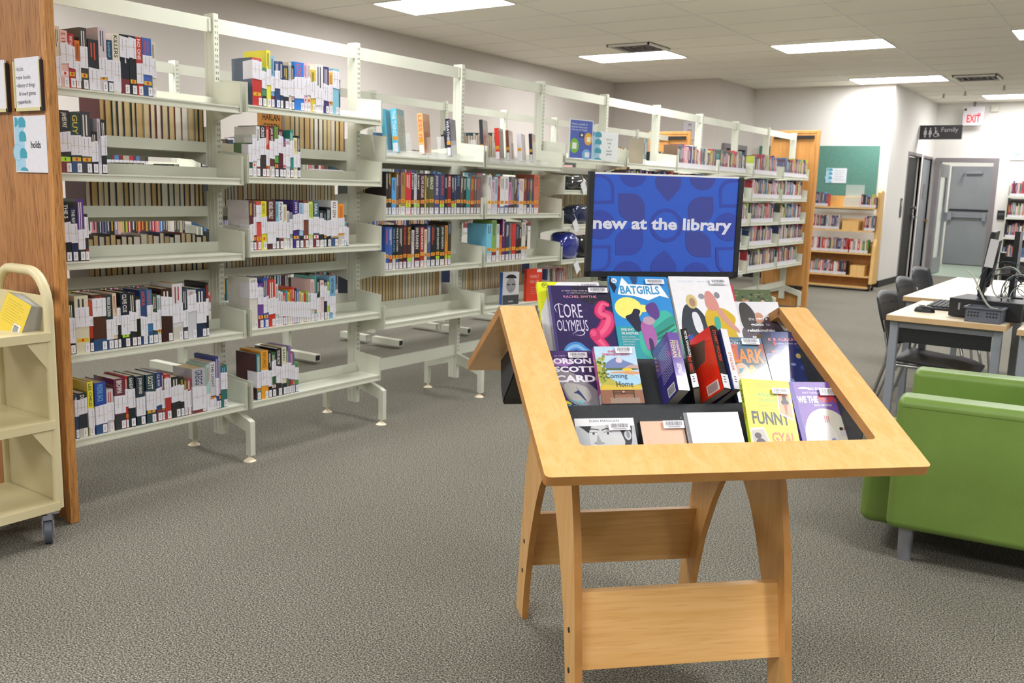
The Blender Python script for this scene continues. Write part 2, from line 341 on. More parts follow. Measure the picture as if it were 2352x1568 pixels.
# ---------------------------------------------------------------- signs on walls
def panel(name, label, cat, O, U, w_, h, depth, base, art, mat='print', N=None):
    """thin box with printing on its front; O lower-left, U unit right vector (horizontal)"""
    U = Vector(U).normalized(); V = Vector((0, 0, 1)); Nn = U.cross(V)
    t = thing(name, label, cat, O)
    m = MB()
    m.M = Matrix(((U.x, -Nn.x, 0, 0), (U.y, -Nn.y, 0, 0), (0, 0, 1, 0), (0, 0, 0, 1)))
    m.box(0, w_, 0, depth, 0, h, base); m.build('board', M[mat], t)
    if art:
        a = MB(); art(Art(a, (0, 0, 0), U, V, Nn), w_, h); a.build('lettering', M[mat], t)
    return t
def exit_art(a, w_, h):
    a.rect(.05, .03, w_-.04, h*.52, 'f3d6d6'); a.txt('EXIT', .06, .045, w_-.11, h*.42, 'e8324a', .03)
    a.ell(.03, h-.05, .022, .022, '4a4a48'); a.rect(w_-.1, h*.58, w_-.05, h*.64, 'e05a66')
panel('exit_sign', 'white exit sign with red letters near the ceiling', 'sign', (-2.92, 17.55, 2.61), (1, 0, 0), .32, .31, .06, 'd6d4d8', exit_art)
MB().box(.14, .18, .02, .04, .31, .39).build('mounting_stem', M['frame'], C.objects['exit_sign'])
def fam_art(a, w_, h):
    for u in (.09, .165):
        a.ell(u, h*.78, .012, .012, 'c9c7cc'); a.poly([(u-.026, h*.35), (u+.026, h*.35), (u+.014, h*.68), (u-.014, h*.68)], 'c9c7cc'); a.rect(u-.012, h*.14, u-.002, h*.36, 'c9c7cc'); a.rect(u+.002, h*.14, u+.012, h*.36, 'c9c7cc')
    a.ell(.24, h*.8, .012, .012, 'c9c7cc'); a.ring(.25, h*.32, .036, .027, 'c9c7cc'); a.poly([(.235, h*.7), (.25, h*.7), (.255, h*.45), (.29, h*.45), (.31, h*.22), (.3, h*.2), (.28, h*.4), (.24, h*.4)], 'c9c7cc')
    a.rect(.237, h*.56, .28, h*.6, 'c9c7cc'); a.txt('Family', .33, h*.42, .25, h*.42, 'c9c7cc', .0)
fs_ = panel('washroom_sign', 'black hanging sign with restroom symbols and the word Family', 'sign', (-3.36, 16.42, 2.31), (1, 0, 0), .64, .225, .03, '1c1b1e', fam_art)
def notice(a, w_, h):
    leaf(a, w_*.3, h)
    a.txt('Library hours', w_*.42, h*.78, w_*.5, h*.08, '4a5a6a')
    for i in range(5): a.rect(w_*.42, h*(.68-.12*i), w_*(.8 if i % 2 else .9), h*(.70-.12*i), '9aa4ae')
def leaf(a, w_, h):
    """pale blue band with teal half-leaves at the left of a sheet"""
    a.rect(.004, .004, w_*.9, h-.004, 'a9cfe6')
    a.ell(w_*.25, h*.35, w_*.42, w_*.42, '9cc6e0'); a.ell(w_*.25, h*.35, w_*.34, w_*.34, 'a9cfe6')
    for v in (.25, .55, .80):
        a.poly([(w_*.45, h*v), (w_*1.05, h*v), (w_*1.05, h*(v+.10)), (w_*.95, h*(v+.16)), (w_*.7, h*(v+.19)), (w_*.5, h*(v+.16)), (w_*.42, h*(v+.1))], '4fa3b8')
    a.ell(w_*.75, .004, w_*.35, h*.07, '4fa3b8', a0=0, a1=PI); a.ell(w_*.05+.004, h*.9, w_*.3, h*.09, '4fa3b8', a0=-PI/2, a1=PI/2)
tag(MB().box(-5.36, -3.51, 14.565, 14.585, 1.17, 2.11).build('notice_board', M['green_board']), 'green fabric notice board on the wall above the wooden book cart', 'notice board')
panel('notice', 'rounded white and blue notice pinned on the green board', 'notice', (-4.27, 14.56, 1.55), (1, 0, 0), .31, .225, .003, 'dfe6ee', notice)
def mz(a, w_, h):
    for i, t in enumerate(('M', 'to', 'Z')): a.ctxt(t, w_/2, h*(.72-.3*i), h*.16, '2a2a30')
panel('paper_notice', 'small white sheet of letters on the wall above the rear oak panel', 'notice', (-6.0, 13.03, 2.12), (1, 0, 0), .21, .27, .004, 'd9d6dc', mz)
def ex2(a, w_, h): a.txt('EXIT', w_*.2, h*.5, w_*.6, h*.2, '9a9aa0')
panel('exit_plate', 'small dark square plate beside the far doorway', 'sign', (-2.25, 17.73, 1.04), (1, 0, 0), .13, .155, .01, '1f2226', ex2)
panel('paper_notice', 'white notice high on the wall above the right bookshelves', 'notice', (-2.16, 17.73, 2.04), (1, 0, 0), .28, .2, .004, 'eef2f4', lambda a, w_, h: (a.rect(.06, .08, .16, .1, '7ab0d8'), a.rect(.05, .13, .2, .14, '8a94a0')))
panel('alarm_box', 'small cream box on the wall right of the exit sign', 'wall box', (-2.52, 17.70, 2.84), (1, 0, 0), .11, .10, .04, 'dcd8ca', None)
panel('light_switch', 'grey intercom plate on the wall left of the dark washroom doorway', 'switch', (-3.355, 15.58, 1.05), (0, 1, 0), .10, .3, .01, '4a4a50', lambda a, w_, h: (a.rect(.03, .18, .07, .26, 'c9ccd2'), a.rect(.03, .04, .07, .1, '1c1c20')))
# ================================================================ steel shelving
PY = [2.789+.914*i for i in range(-1, 10)]      # right edge of each post
XF, XB = -3.608, -3.674                          # front and back faces of the posts
def shelf_mesh(length, depth, name):
    """shelf with rolled front lip and raised rear flange; local x = out of the row, y = along it, z=0 top"""
    m = MB()
    m.box(0, depth-.004, .004, length-.004, -.003, 0)
    m.box(depth-.004, depth, .004, length-.004, -.007, 0); m.box(depth-.010, depth-.004, .004, length-.004, -.024, -.003)
    m.box(depth-.012, depth+.001, .004, length-.004, -.031, -.024)
    m.box(.002, .005, .004, length-.004, 0, .045)
    return m
def bracket_mesh(depth, yy):
    m = MB()
    m.prism([(0, -.065), (depth*.6, -.035), (depth+.004, -.032), (depth+.004, .098), (0, .115)], 'y', yy-.002, yy+.002)
    m.box(depth, depth+.004, yy-.005, yy+.005, -.032, .098)
    return m
_sh = {}
def add_shelf(root, y0, length, z, side, depth, first=None):
    key = (side, depth)
    rx = (XF if side > 0 else XB)-root.location.x
    if key not in _sh:
        s = shelf_mesh(length, depth, 'shelf').build('shelf', M['steel']); a = bracket_mesh(depth, .003).build('end_bracket', M['steel']); b = bracket_mesh(depth, length-.003).build('end_bracket', M['steel'])
        a.parent = s; b.parent = s; _sh[key] = (s, a, b); s.parent = root
    else:
        s0, a0, b0 = _sh[key]; s = s0.copy(); C.objects.link(s); s.parent = root
        for q in (a0, b0): c = q.copy(); C.objects.link(c); c.parent = s
    s.location = (rx, y0-root.location.y, z)
    if side < 0: s.rotation_euler = (0, 0, PI); s.location = (rx, y0+length-root.location.y, z)
    return s
def post_mesh():
    m = MB(); m.box(XB, XF, -.028, 0, .10, 2.066)
    m.box(XF-.012, XF+.001, -.026, .0, .10, 2.064)
    z = .2
    while z < 2.03:
        for yy in (-.019, -.009): m.add([(XF+.0016, yy, z), (XF+.0016, yy+.003, z), (XF+.0016, yy+.003, z+.011), (XF+.0016, yy, z+.011)], [(0, 1, 2, 3)], mi=1)
        z += .0254
    # rolled recess on the near face
    m.box(XB+.012, XB+.018, -.0295, -.027, .10, 2.066); m.box(XF-.024, XF-.018, -.0295, -.027, .10, 2.066)
    return m
def leg_mesh(sgn, reach=.205):
    m = MB(); b0 = XF if sgn > 0 else XB; r = reach
    P = [(b0, .262), (b0+sgn*(r-.02), .205), (b0+sgn*r, .195), (b0+sgn*r, .03), (b0+sgn*(r-.034), .03), (b0+sgn*(r-.034), .145), (b0, .195)]
    m.prism(P if sgn > 0 else list(reversed(P)), 'y', -.027, .001)
    return m
def foot_mesh(sgn, reach=.205):
    b0 = XF if sgn > 0 else XB; xx = b0+sgn*(reach-.024)
    return MB().cyl(xx, -.014, .012, .03, .006).cyl(xx, -.014, 0, .012, .03, r1=.014)
def rack(x_off, ys, label, group, fronts, backs, base_from=2, tube_feet=False):
    root = thing('steel_bookshelf', label, 'bookshelf', (x_off, 0, 0), 0, group)
    dx = 0
    pm = post_mesh().build('upright_post', [M['steel'], M['steel_dark']]); lf_ = leg_mesh(1).build('base_leg', M['steel']); lb_ = leg_mesh(-1).build('base_leg', M['steel'])
    if tube_feet:
        for q_ in (lf_, lb_): bpy.data.objects.remove(q_)
        lf_ = MB().box(XF, XF+.30, -.044, .012, .025, .075).build('base_leg', M['steel']); lb_ = MB().box(XB-.30, XB, -.044, .012, .025, .075).build('base_leg', M['steel'])
        ec = MB().box(XF+.2995, XF+.3015, -.036, .004, .032, .068).build('end_cap', M['black'], lf_)
    ff_ = foot_mesh(1).build('foot_pad', M['laminate']); fb_ = foot_mesh(-1).build('foot_pad', M['laminate'])
    rl = MB().box(XF-.022, XF-.012, .0, .886, 1.982, 2.047).box(XF-.012, XF-.008, .868, .884, 1.985, 2.044).build('top_rail', M['steel'])
    br = MB().box(XF-.026, XF-.012, .0, .886, .25, .318).build('base_rail', M['steel'])
    tmpl = [pm, lf_, lb_, ff_, fb_, rl, br]
    for i, y in enumerate(ys):
        for q in (pm, ) : c = q.copy(); C.objects.link(c); c.parent = root; c.location = (dx, y, 0)
        for q, ft in ((lf_, ff_), (lb_, fb_)):
            c = q.copy(); C.objects.link(c); c.parent = root; c.location = (dx, y, 0)
            if tube_feet:
                for e_ in q.children: d = e_.copy(); C.objects.link(d); d.parent = c
                continue
            d = ft.copy(); C.objects.link(d); d.parent = c
        if i < len(ys)-1:
            c = rl.copy(); C.objects.link(c); c.parent = root; c.location = (dx, y, 0)
            if i >= base_from:
                c = br.copy(); C.objects.link(c); c.parent = root; c.location = (dx, y, 0)
    if tube_feet: bpy.data.objects.remove(ec)
    for q in tmpl: bpy.data.objects.remove(q)
    for i, zs in fronts.items():
        for z in zs: add_shelf(root, ys[i], .886, z, 1, .184).location.x = XF
    for i, zs in backs.items():
        for z in zs: add_shelf(root, ys[i], .886, z, -1, .184).location.x = XB
    return root
FR = {0: [1.65, 1.333, .993, .628, .285], 1: [1.662, 1.343, 1.004, .633, .285], 2: [1.478, 1.163, .862, .566], 3: [1.478, 1.163, .862, .566], 4: [1.545, 1.325, 1.082, .832, .57]}
FAR = [1.545, 1.30, 1.045, .81, .555]
for i in range(5, 10): FR[i] = FAR
BK = {0: [1.45, 1.155, .856], 1: [1.45, 1.155, .856], 2: [1.45, 1.155, .60], 3: [1.45, 1.155, .60], 4: [1.45, 1.155, .60]}
for i in range(5, 10): BK[i] = [1.45, 1.155, .86, .57]
rack(0, PY, 'near long row of putty-coloured steel library shelving full of books', 'long steel shelving rows', FR, BK)
P2 = [2.83+.914*i for i in range(-1, 10)]
R2 = {i: [1.38, .92, .48] for i in range(10)}
R2X = -1.64
_sh.clear()
rack(R2X, P2, 'rear row of putty-coloured steel shelving seen through the near row', 'long steel shelving rows', R2, {}, 99, True)
# ---- oak end panels
def oak_panel(x0, x1, y0, y1, ztop, label, straps=False, mat='oak', name='end_panel'):
    t = thing(name, label, 'end panel', ((x0+x1)/2, (y0+y1)/2, 0), 0, None)
    hx = (x1-x0)/2; hy = (y1-y0)/2
    bevel(MB().box(-hx+.034, hx-.034, -hy+.004, hy-.004, .01, ztop-.034).build('veneer_panel', M[mat], t), .001)
    e = MB().box(-hx, -hx+.034, -hy, hy, 0, ztop).box(hx-.034, hx, -hy, hy, 0, ztop).box(-hx+.034, hx-.034, -hy, hy, ztop-.034, ztop)
    bevel(e.build('edge_banding', M['oak_edge'] if mat == 'oak' else M['oak_far'], t), .003)
    if straps:
        for z in (ztop-.10, .22):
            MB().box(-hx+.04, hx-.06, -hy-.012, -hy+.004, z, z+.04).build('steel_strap', M['doordark'], t)
    return t
oak_panel(-3.99, -3.285, 1.804, 1.84, 2.12, 'tall oak end panel carrying the holds signs at the left edge')
oak_panel(-3.93, -3.35, 11.05, 11.09, 2.10, 'oak end panel closing the far end of the near shelving row', True, 'oak_far')
oak_panel(-5.54, -4.96, 11.0, 11.04, 2.10, 'oak end panel of the rear shelving row seen through the rack', True, 'oak_far')
# ---- signs on the near oak panel
def holder(x0, x1, z0, z1, label, lines):
    t = thing('sign_holder', label, 'sign', (x0, 1.804, z0)); w_ = x1-x0; h = z1-z0
    MB().box(0, w_, -.012, 0, 0, .012, 'd9cf9a').box(0, .008, -.012, 0, 0, h-.012, 'd9cf9a').box(w_-.008, w_, -.012, 0, 0, h-.012, 'd9cf9a').box(w_, w_+.006, -.012, 0, 0, h-.012, '2a2430').build('holder_frame', M['plastic'], t)
    m = MB().box(.008, w_-.008, -.008, -.001, .01, h, 'e6e4ec'); m.build('paper_insert', M['matte'], t)
    if lines:
        a = MB(); A = Art(a, (0, -.008, 0), (1, 0, 0), (0, 0, 1), (0, -1, 0)); A.k = 2
        for i, (s, ind) in enumerate(lines):
            v = h*(.755-.155*i)
            if ind == 0: A.ell(.018, v+.007, .0026, .0026, '2c2c34')
            g, f, asp = glyphs(s, 0); hh = .0155
            if any(c in s for c in 'gpy'): v -= .0035; hh = .019
            A.txt(s, .025+ind, v, min(asp*hh*.92, w_-.04-ind), hh, '2c2c34', .0)
        a.build('lettering', M['matte'], t)
holder(-3.50, -3.316, 1.55, 1.738, 'white directory sheet listing holds, new books and paperbacks', [('holds', 0), ('new books', 0), ('library of things', 0), ('& board games', .006), ('paperbacks', 0)])
holder(-3.74, -3.556, 1.55, 1.738, 'blank white sheet in a cream holder cut by the left edge', None)
def holds_art(a, w_, h): leaf(a, w_*.36, h); a.txt('holds', w_*.52, h*.43, w_*.30, h*.125, '1c1824', .015)
panel('holds_sign', 'white holds sign with blue leaf pattern taped to the oak panel', 'sign', (-3.535, 1.802, 1.33), (1, 0, 0), .224, .204, .002, 'e4e2ea', holds_art, 'matte')
# shelf tables: shelf height, then (y0, y1, height, colour, slip z range, spine text)
SH={
 'A0':(1.64,[(1.92,1.94,0.219,'d8cdb4',(0.036,0.113),0),(1.939,1.97,0.208,'e8b9b4',(0.09,0.166),'S 1T'),(1.968,1.996,0.2,'b03038',(0.071,0.153),'WITHO'),(1.995,2.017,0.179,'d8762c',(0.03,0.102),0),(2.015,2.047,0.229,'44403f',(0.08,0.16),0),(2.051,2.093,0.191,'2c2f33',(0,0.082),0),(2.093,2.127,0.241,'cfc3ca',(0.057,0.132),0),(2.123,2.151,0.199,'2b4558',(0.043,0.124),'behind'),(2.152,2.183,0.228,'e8e0cc',(0.008,0.124),'KILLERS'),(2.184,2.222,0.229,'1f2430',(0.139,0.218),0),(2.224,2.254,0.229,'20242c',(0.141,0.218),0),(2.255,2.282,0.228,'c0392f',(0.048,0.128),'NO ONE'),(2.284,2.324,0.23,'4a6ab8',(0.085,0.161),0),(2.324,2.342,0.22,'d9d2c0',(0.077,0.153),0)]),
 'B0':(1.324,[(1.919,1.963,0.233,'2e2a2a',(0.081,0.157),'JAMES PAT'),(1.963,2.005,0.227,'27443f',(0.069,0.144),'GUY'),(2.006,2.046,0.234,'3c3d44',(0.065,0.14),0),(2.045,2.072,0.162,'26241f',(0.047,0.126),0),(2.074,2.087,0.212,'c7c4d2',0,0),(2.087,2.11,0.21,'1a1f1e',(0.073,0.15),0)]),
 'C0':(0.981,[(1.917,1.946,0.228,'1c1b1c',(0.077,0.155),'THE S'),(1.946,1.972,0.208,'272a55',(0.072,0.147),'THE RIV'),(1.976,2.002,0.241,'5b2f86',(0.047,0.125),0),(2.001,2.017,0.183,'2d2b33',(0.09,0.171),0)]),
 'D0':(0.617,[(1.919,1.943,0.208,'1f2026',(0.044,0.145),0),(1.946,2.003,0.229,'d9d3b8',(0.105,0.183),0),(2.004,2.019,0.207,'b8392f',(0.104,0.143),0),(2.02,2.076,0.229,'532c2c',(0.14,0.214),'CROWN'),(2.077,2.105,0.223,'1f3440',(0.041,0.124),'FREDRIK BACKMAN'),(2.107,2.124,0.229,'e3c9ae',(0.059,0.134),0),(2.124,2.139,0.175,'232428',(0.097,0.168),0),(2.143,2.179,0.229,'1d2533',(0.054,0.135),'CLIVE CUS'),(2.18,2.21,0.226,'2a2627',(0.061,0.142),0),(2.211,2.229,0.209,'1b1b1f',(0.115,0.194),0),(2.231,2.261,0.233,'31427c',(0.035,0.117),'NORA'),(2.262,2.287,0.231,'3f73a8',(0.089,0.167),'HOLD T'),(2.288,2.309,0.212,'3d4740',(0.055,0.131),0),(2.309,2.326,0.205,'c9d2d4',(0.058,0.142),0),(2.33,2.382,0.231,'3a1a1e',(0.11,0.192),0),(2.385,2.434,0.247,'d6d5da',(0.081,0.164),0),(2.436,2.458,0.223,'3a3f49',(0.056,0.132),0),(2.46,2.504,0.215,'cfd0d6',(0.123,0.199),'RACHEL CU'),(2.506,2.555,0.218,'23304c',(0.064,0.158),0),(2.557,2.569,0.243,'191a20',(0.095,0.172),0)]),
 'E0':(0.281,[(1.927,1.941,0.181,'28375c',(0.091,0.158),0),(1.942,1.977,0.183,'1c2233',(0.099,0.163),'DOGS'),(1.982,2.006,0.223,'e6d92f',(0.033,0.111),'LEE CHILD'),(2.013,2.061,0.214,'2f49a0',(0.043,0.122),'FREDRIK BACK'),(2.063,2.092,0.179,'c9bfc2',(0.049,0.124),0),(2.098,2.145,0.217,'6a2340',(0.069,0.144),'BROWN'),(2.147,2.158,0.221,'b3262c',(0.092,0.167),0),(2.16,2.19,0.22,'1f2e33',(0.083,0.164),'SANDF'),(2.197,2.236,0.214,'1b2c3c',(0.042,0.123),'JOHN SAND'),(2.244,2.288,0.213,'24414b',(0.056,0.136),'SCOTT'),(2.291,2.317,0.215,'1f3a78',(0.074,0.152),'C.J. BOX'),(2.318,2.33,0.212,'7a1d48',(0.055,0.134),'ROBER'),(2.332,2.363,0.201,'b22a2c',(0.098,0.184),0),(2.366,2.409,0.185,'17191c',(0.074,0.148),0),(2.411,2.429,0.178,'2a2c33',(0.068,0.143),0),(2.43,2.446,0.17,'5c4434',(0.039,0.12),0),(2.447,2.464,0.167,'a83a4c',(0.036,0.112),0),(2.473,2.545,0.204,'b5b3ba',(0.016,0.118),'GREGG'),(2.548,2.566,0.213,'a9cfc4',(-0.003,0.08),0),(2.568,2.597,0.222,'cfccd4',(-0.008,0.055),'THE LIGHT'),(2.599,2.613,0.244,'34458f',(0.061,0.144),0),(2.614,2.624,0.237,'b9a3c8',0,0),(2.626,2.66,0.2,'1f6a66',(0.086,0.164),0)]),
 'A1':(1.662,[(2.837,2.889,0.212,'c7362f',(0.117,0.197),'WASTE'),(2.89,2.915,0.174,'4c8a6c',(0.08,0.156),0),(2.918,2.942,0.254,'e6e04a',(0.1,0.171),0),(2.943,2.963,0.232,'79b4dc',(0.074,0.142),0),(2.967,2.996,0.212,'2f4a7c',(0.09,0.171),0),(2.998,3.015,0.214,'2b3d66',(0.06,0.131),0),(3.017,3.048,0.199,'333c56',(0.057,0.133),0),(3.05,3.067,0.217,'cfcac0',(0.063,0.128),0),(3.068,3.083,0.203,'20242a',(0.064,0.143),0),(3.086,3.144,0.224,'2f7bd6',(0.058,0.158),'LOVE'),(3.145,3.165,0.226,'ecc0d8',(0.074,0.156),0),(3.166,3.187,0.228,'e8d8cc',(0.076,0.158),0),(3.189,3.22,0.2,'e3c648',(0.068,0.148),0),(3.221,3.27,0.23,'e9e7ea',(0.037,0.114),0),(3.272,3.308,0.224,'4a3f78',(0.059,0.136),0),(3.309,3.333,0.201,'efb62e',(0.061,0.143),0),(3.334,3.376,0.222,'8cc7dc',(0.126,0.209),0),(3.377,3.386,0.172,'33407a',0,0)]),
 'B1':(1.343,[(2.806,2.828,0.151,'2c5145',(0.065,0.146),0),(2.83,2.851,0.189,'d0d5d2',(0.07,0.174),0),(2.853,2.873,0.228,'eceaea',(0.083,0.165),0),(2.875,2.907,0.233,'3a3030',(0.102,0.179),'CROS'),(2.909,2.927,0.23,'c4392f',(0.051,0.125),0),(2.929,2.958,0.233,'6a2a30',(0.084,0.164),'JAR OF'),(2.96,2.982,0.233,'55a84c',(0.102,0.178),'THE F'),(2.983,3.01,0.223,'5a1f2c',(0.111,0.19),0),(3.011,3.026,0.184,'5a5490',(0.06,0.144),0),(3.027,3.052,0.182,'d6d6dc',(0.051,0.154),0),(3.054,3.074,0.224,'2a8a80',(0.098,0.178),0),(3.075,3.1,0.19,'e6dcae',(0.05,0.112),0),(3.101,3.117,0.2,'252a3a',(0.05,0.124),0)]),
 'C1':(1.005,[(2.805,2.827,0.229,'5c2630',(0.045,0.123),0),(2.829,2.843,0.226,'7c4a3c',(0.071,0.155),0),(2.845,2.873,0.225,'d8504c',(0.131,0.209),0),(2.875,2.906,0.227,'dcd93a',(0.078,0.157),'LEE CHILD'),(2.909,2.959,0.232,'5c3034',(0.028,0.132),'MICHAEL CONNELLY'),(2.962,2.979,0.225,'86c4dc',(0.055,0.131),0),(2.98,3.007,0.225,'dfe1e4',(0.054,0.125),'Perfect'),(3.009,3.029,0.212,'e6e8cc',(0.052,0.129),0),(3.03,3.045,0.181,'d3d5d8',(0.051,0.128),0),(3.048,3.064,0.175,'8b8f98',(0.07,0.142),0),(3.069,3.106,0.232,'43307c',(0.092,0.17),'JOHN G'),(3.109,3.133,0.22,'a8cbe4',(0.086,0.164),'COCA'),(3.135,3.167,0.23,'7c4030',(0.138,0.219),0),(3.169,3.196,0.226,'cfdf62',(0.063,0.142),0),(3.2,3.237,0.225,'4a6a7c',(0.071,0.151),'SARA'),(3.24,3.269,0.182,'1e2f36',(0.065,0.144),0),(3.271,3.287,0.179,'1f2024',(0.058,0.134),0),(3.289,3.318,0.198,'20242a',(0.057,0.138),0),(3.321,3.367,0.232,'e9eaee',(0.055,0.136),'KU SEN'),(3.371,3.412,0.217,'f0971f',(0.068,0.147),0),(3.413,3.428,0.126,'6ab8b4',(0.031,0.103),0),(3.43,3.444,0.117,'4c4c66',(0.019,0.097),0)]),
 'D1':(0.635,[(2.798,2.844,0.241,'d9d6cc',(0.146,0.22),'TS OF AVALO'),(2.846,2.878,0.213,'6a3f9a',(0.113,0.194),0),(2.88,2.909,0.236,'3a55b0',(0.073,0.153),0),(2.911,2.95,0.226,'c8362a',(0.064,0.144),0),(2.951,2.97,0.204,'d0d2d4',(0.058,0.136),0),(2.971,2.984,0.17,'d6dce4',(0.046,0.119),0),(2.985,2.998,0.163,'e4d9cf',(0.044,0.118),0),(3,3.013,0.156,'d83a3a',(0.042,0.116),0),(3.014,3.027,0.166,'3aa0b4',(0.041,0.114),0),(3.029,3.042,0.159,'d8c83a',(0.039,0.113),0),(3.043,3.057,0.171,'e07a2c',(0.037,0.111),0),(3.058,3.072,0.181,'c9392f',(0.035,0.11),0),(3.073,3.086,0.174,'222226',(0.033,0.108),0),(3.088,3.101,0.166,'3a78c0',(0.031,0.106),0),(3.103,3.116,0.157,'e8c66a',(0.029,0.104),0),(3.118,3.131,0.149,'f0e2b0',(0.027,0.103),0),(3.133,3.146,0.142,'c7362f',(0.026,0.101),0),(3.148,3.162,0.152,'9ac83c',(0.024,0.099),0),(3.163,3.177,0.145,'d8d8e0',(0.022,0.098),0),(3.179,3.204,0.211,'e4c0c0',(0.06,0.141),0),(3.205,3.219,0.225,'1f9a90',(0.057,0.139),0),(3.22,3.241,0.208,'2a2c33',(0.04,0.119),0),(3.242,3.268,0.203,'e2c9ca',(0.119,0.18),0),(3.271,3.289,0.203,'2c2f3c',(0.096,0.173),0),(3.291,3.306,0.191,'b9d45c',(0.068,0.145),0),(3.309,3.348,0.219,'7cb0d4',(0.033,0.116),'NETWORK')]),
 'E1':(0.285,[(2.834,2.855,0.225,'3a8a90',(0.059,0.138),0),(2.859,2.902,0.236,'e8a02a',(0.065,0.141),'INFLUENCE'),(2.903,2.923,0.231,'1d1d1f',(0.056,0.135),0),(2.924,2.949,0.221,'2f5a38',(0.105,0.184),0),(2.951,2.985,0.236,'1c1d22',(0.062,0.144),'TOM BOW'),(2.988,3.016,0.238,'ddd5bc',(0.083,0.153),'SAID'),(3.018,3.029,0.226,'4c7c4c',(0.078,0.158),0),(3.03,3.045,0.24,'9a7cc0',(0.074,0.155),0),(3.046,3.056,0.212,'c8392c',(0.07,0.141),0),(3.058,3.069,0.204,'5a80b4',(0.067,0.138),0),(3.07,3.094,0.154,'5c9a4c',(0.062,0.124),0)]),
 'A2x':(1.478,[(3.795,3.844,0.215,'5cc0dc',0,'THE THINGS'),(3.998,4.05,0.223,'eab878',0,'LESS IS'),(4.236,4.286,0.21,'2f2a48',0,0)]),
 'A3x':(1.479,[(4.572,4.619,0.266,'34353c',0,0),(4.731,4.781,0.215,'e0392c',0,0),(4.882,4.934,0.213,'7a4a3a',0,0),(5.014,5.067,0.189,'dfe3ea',0,0),(5.154,5.204,0.213,'2f2a33',0,0)]),
 'B2':(1.162,[(3.725,3.743,0.23,'2a2426',0,0),(3.745,3.77,0.231,'2f2a24',0,0),(3.773,3.808,0.2,'5aa4e4',0,0),(3.809,3.828,0.23,'7a5c28',0,0),(3.83,3.846,0.228,'3a2a5c',0,0),(3.847,3.882,0.229,'a8843c',0,0),(3.883,3.932,0.23,'d03440',0,0),(3.934,3.956,0.224,'3a1f28',0,'ROBERT'),(3.957,3.98,0.224,'c9ccd4',0,0),(3.982,4.007,0.225,'3a1c26',0,'ROBERT'),(4.011,4.048,0.223,'4c2430',0,'CLIVE CUSSLER'),(4.049,4.062,0.219,'c9a83a',0,0),(4.064,4.085,0.219,'4c5030',0,0),(4.087,4.133,0.22,'5c5a34',0,'GRACE'),(4.136,4.178,0.229,'4a4a78',0,'JOHN IRVI'),(4.182,4.228,0.231,'3f3f6c',0,'JOHN IRVI'),(4.23,4.254,0.224,'1f1d22',0,0),(4.256,4.289,0.225,'8a2028',0,'IRIS'),(4.292,4.318,0.225,'222430',0,0),(4.32,4.338,0.226,'2c3c78',0,0),(4.34,4.377,0.232,'2c2c40',0,'KING'),(4.379,4.407,0.225,'5c4c40',0,0),(4.409,4.434,0.223,'1c2026',0,0),(4.436,4.476,0.224,'2f8a88',0,0),(4.478,4.513,0.222,'a8402c',0,0),(4.516,4.536,0.223,'5c5c50',0,0),(4.539,4.58,0.223,'7c6068',0,0)]),
 'B3':(1.164,[(4.652,4.692,0.237,'e6e2da',0,0),(4.696,4.725,0.209,'d8b8c8',0,0),(4.726,4.757,0.229,'b4d0e0',0,0),(4.76,4.784,0.233,'a83434',0,0),(4.786,4.834,0.233,'e8e4e2',0,0),(4.836,4.877,0.235,'e4e4e8',0,0),(4.881,4.909,0.2,'d884b4',0,0),(4.91,4.939,0.235,'8a8a90',0,0),(4.941,4.975,0.233,'5c4438',0,0),(4.978,4.998,0.198,'3a68b0',0,0),(4.999,5.051,0.225,'e2d8d4',0,0),(5.053,5.088,0.232,'7c3830',0,0),(5.092,5.124,0.229,'343c5c',0,0),(5.126,5.149,0.227,'7c7444',0,0),(5.151,5.171,0.227,'2c4478',0,0),(5.174,5.234,0.255,'d07454',0,0)]),
 'C2':(0.863,[(3.725,3.751,0.235,'3458a4',0,0),(3.752,3.78,0.234,'3c64b4',0,0),(3.782,3.807,0.234,'202024',0,'VINCE FLYNN'),(3.809,3.834,0.236,'242328',0,'VINCE FLYNN'),(3.835,3.867,0.236,'26242a',0,0),(3.869,3.9,0.238,'4c1c20',0,'BLOWBACK'),(3.902,3.939,0.237,'3a2428',0,'BLOWBACK'),(3.942,3.963,0.213,'d8c8cc',0,0),(3.966,4.013,0.233,'2c2028',0,'IAN RANKIN'),(4.015,4.05,0.23,'a83430',0,'IAN RANKIN'),(4.052,4.074,0.216,'e2d4b4',0,0),(4.075,4.107,0.237,'4c5c88',0,0),(4.11,4.15,0.239,'1f2124',0,0),(4.153,4.191,0.231,'1e2c2a',0,'JOHN SANDFO'),(4.193,4.237,0.235,'1f2a28',0,'JOHN SANDFO'),(4.24,4.265,0.235,'dc9028',0,0),(4.267,4.297,0.256,'3a3020',0,0)]),
 'C3':(0.862,[(4.654,4.709,0.238,'7cc8e8',0,0),(4.71,4.757,0.26,'88b058',0,0),(4.76,4.789,0.235,'d8dce0',0,0),(4.793,4.817,0.164,'dc8c3a',0,0),(4.817,4.856,0.263,'5c2058',0,'desserts'),(4.86,4.9,0.241,'2c3c58',0,0),(4.902,4.927,0.24,'6c7078',0,0),(4.93,4.976,0.235,'cc3430',0,0),(4.978,5.013,0.228,'38201f',0,0),(5.015,5.04,0.212,'2a2626',0,0),(5.043,5.089,0.241,'dcd4c4',0,0),(5.091,5.111,0.234,'202428',0,0)]),
}
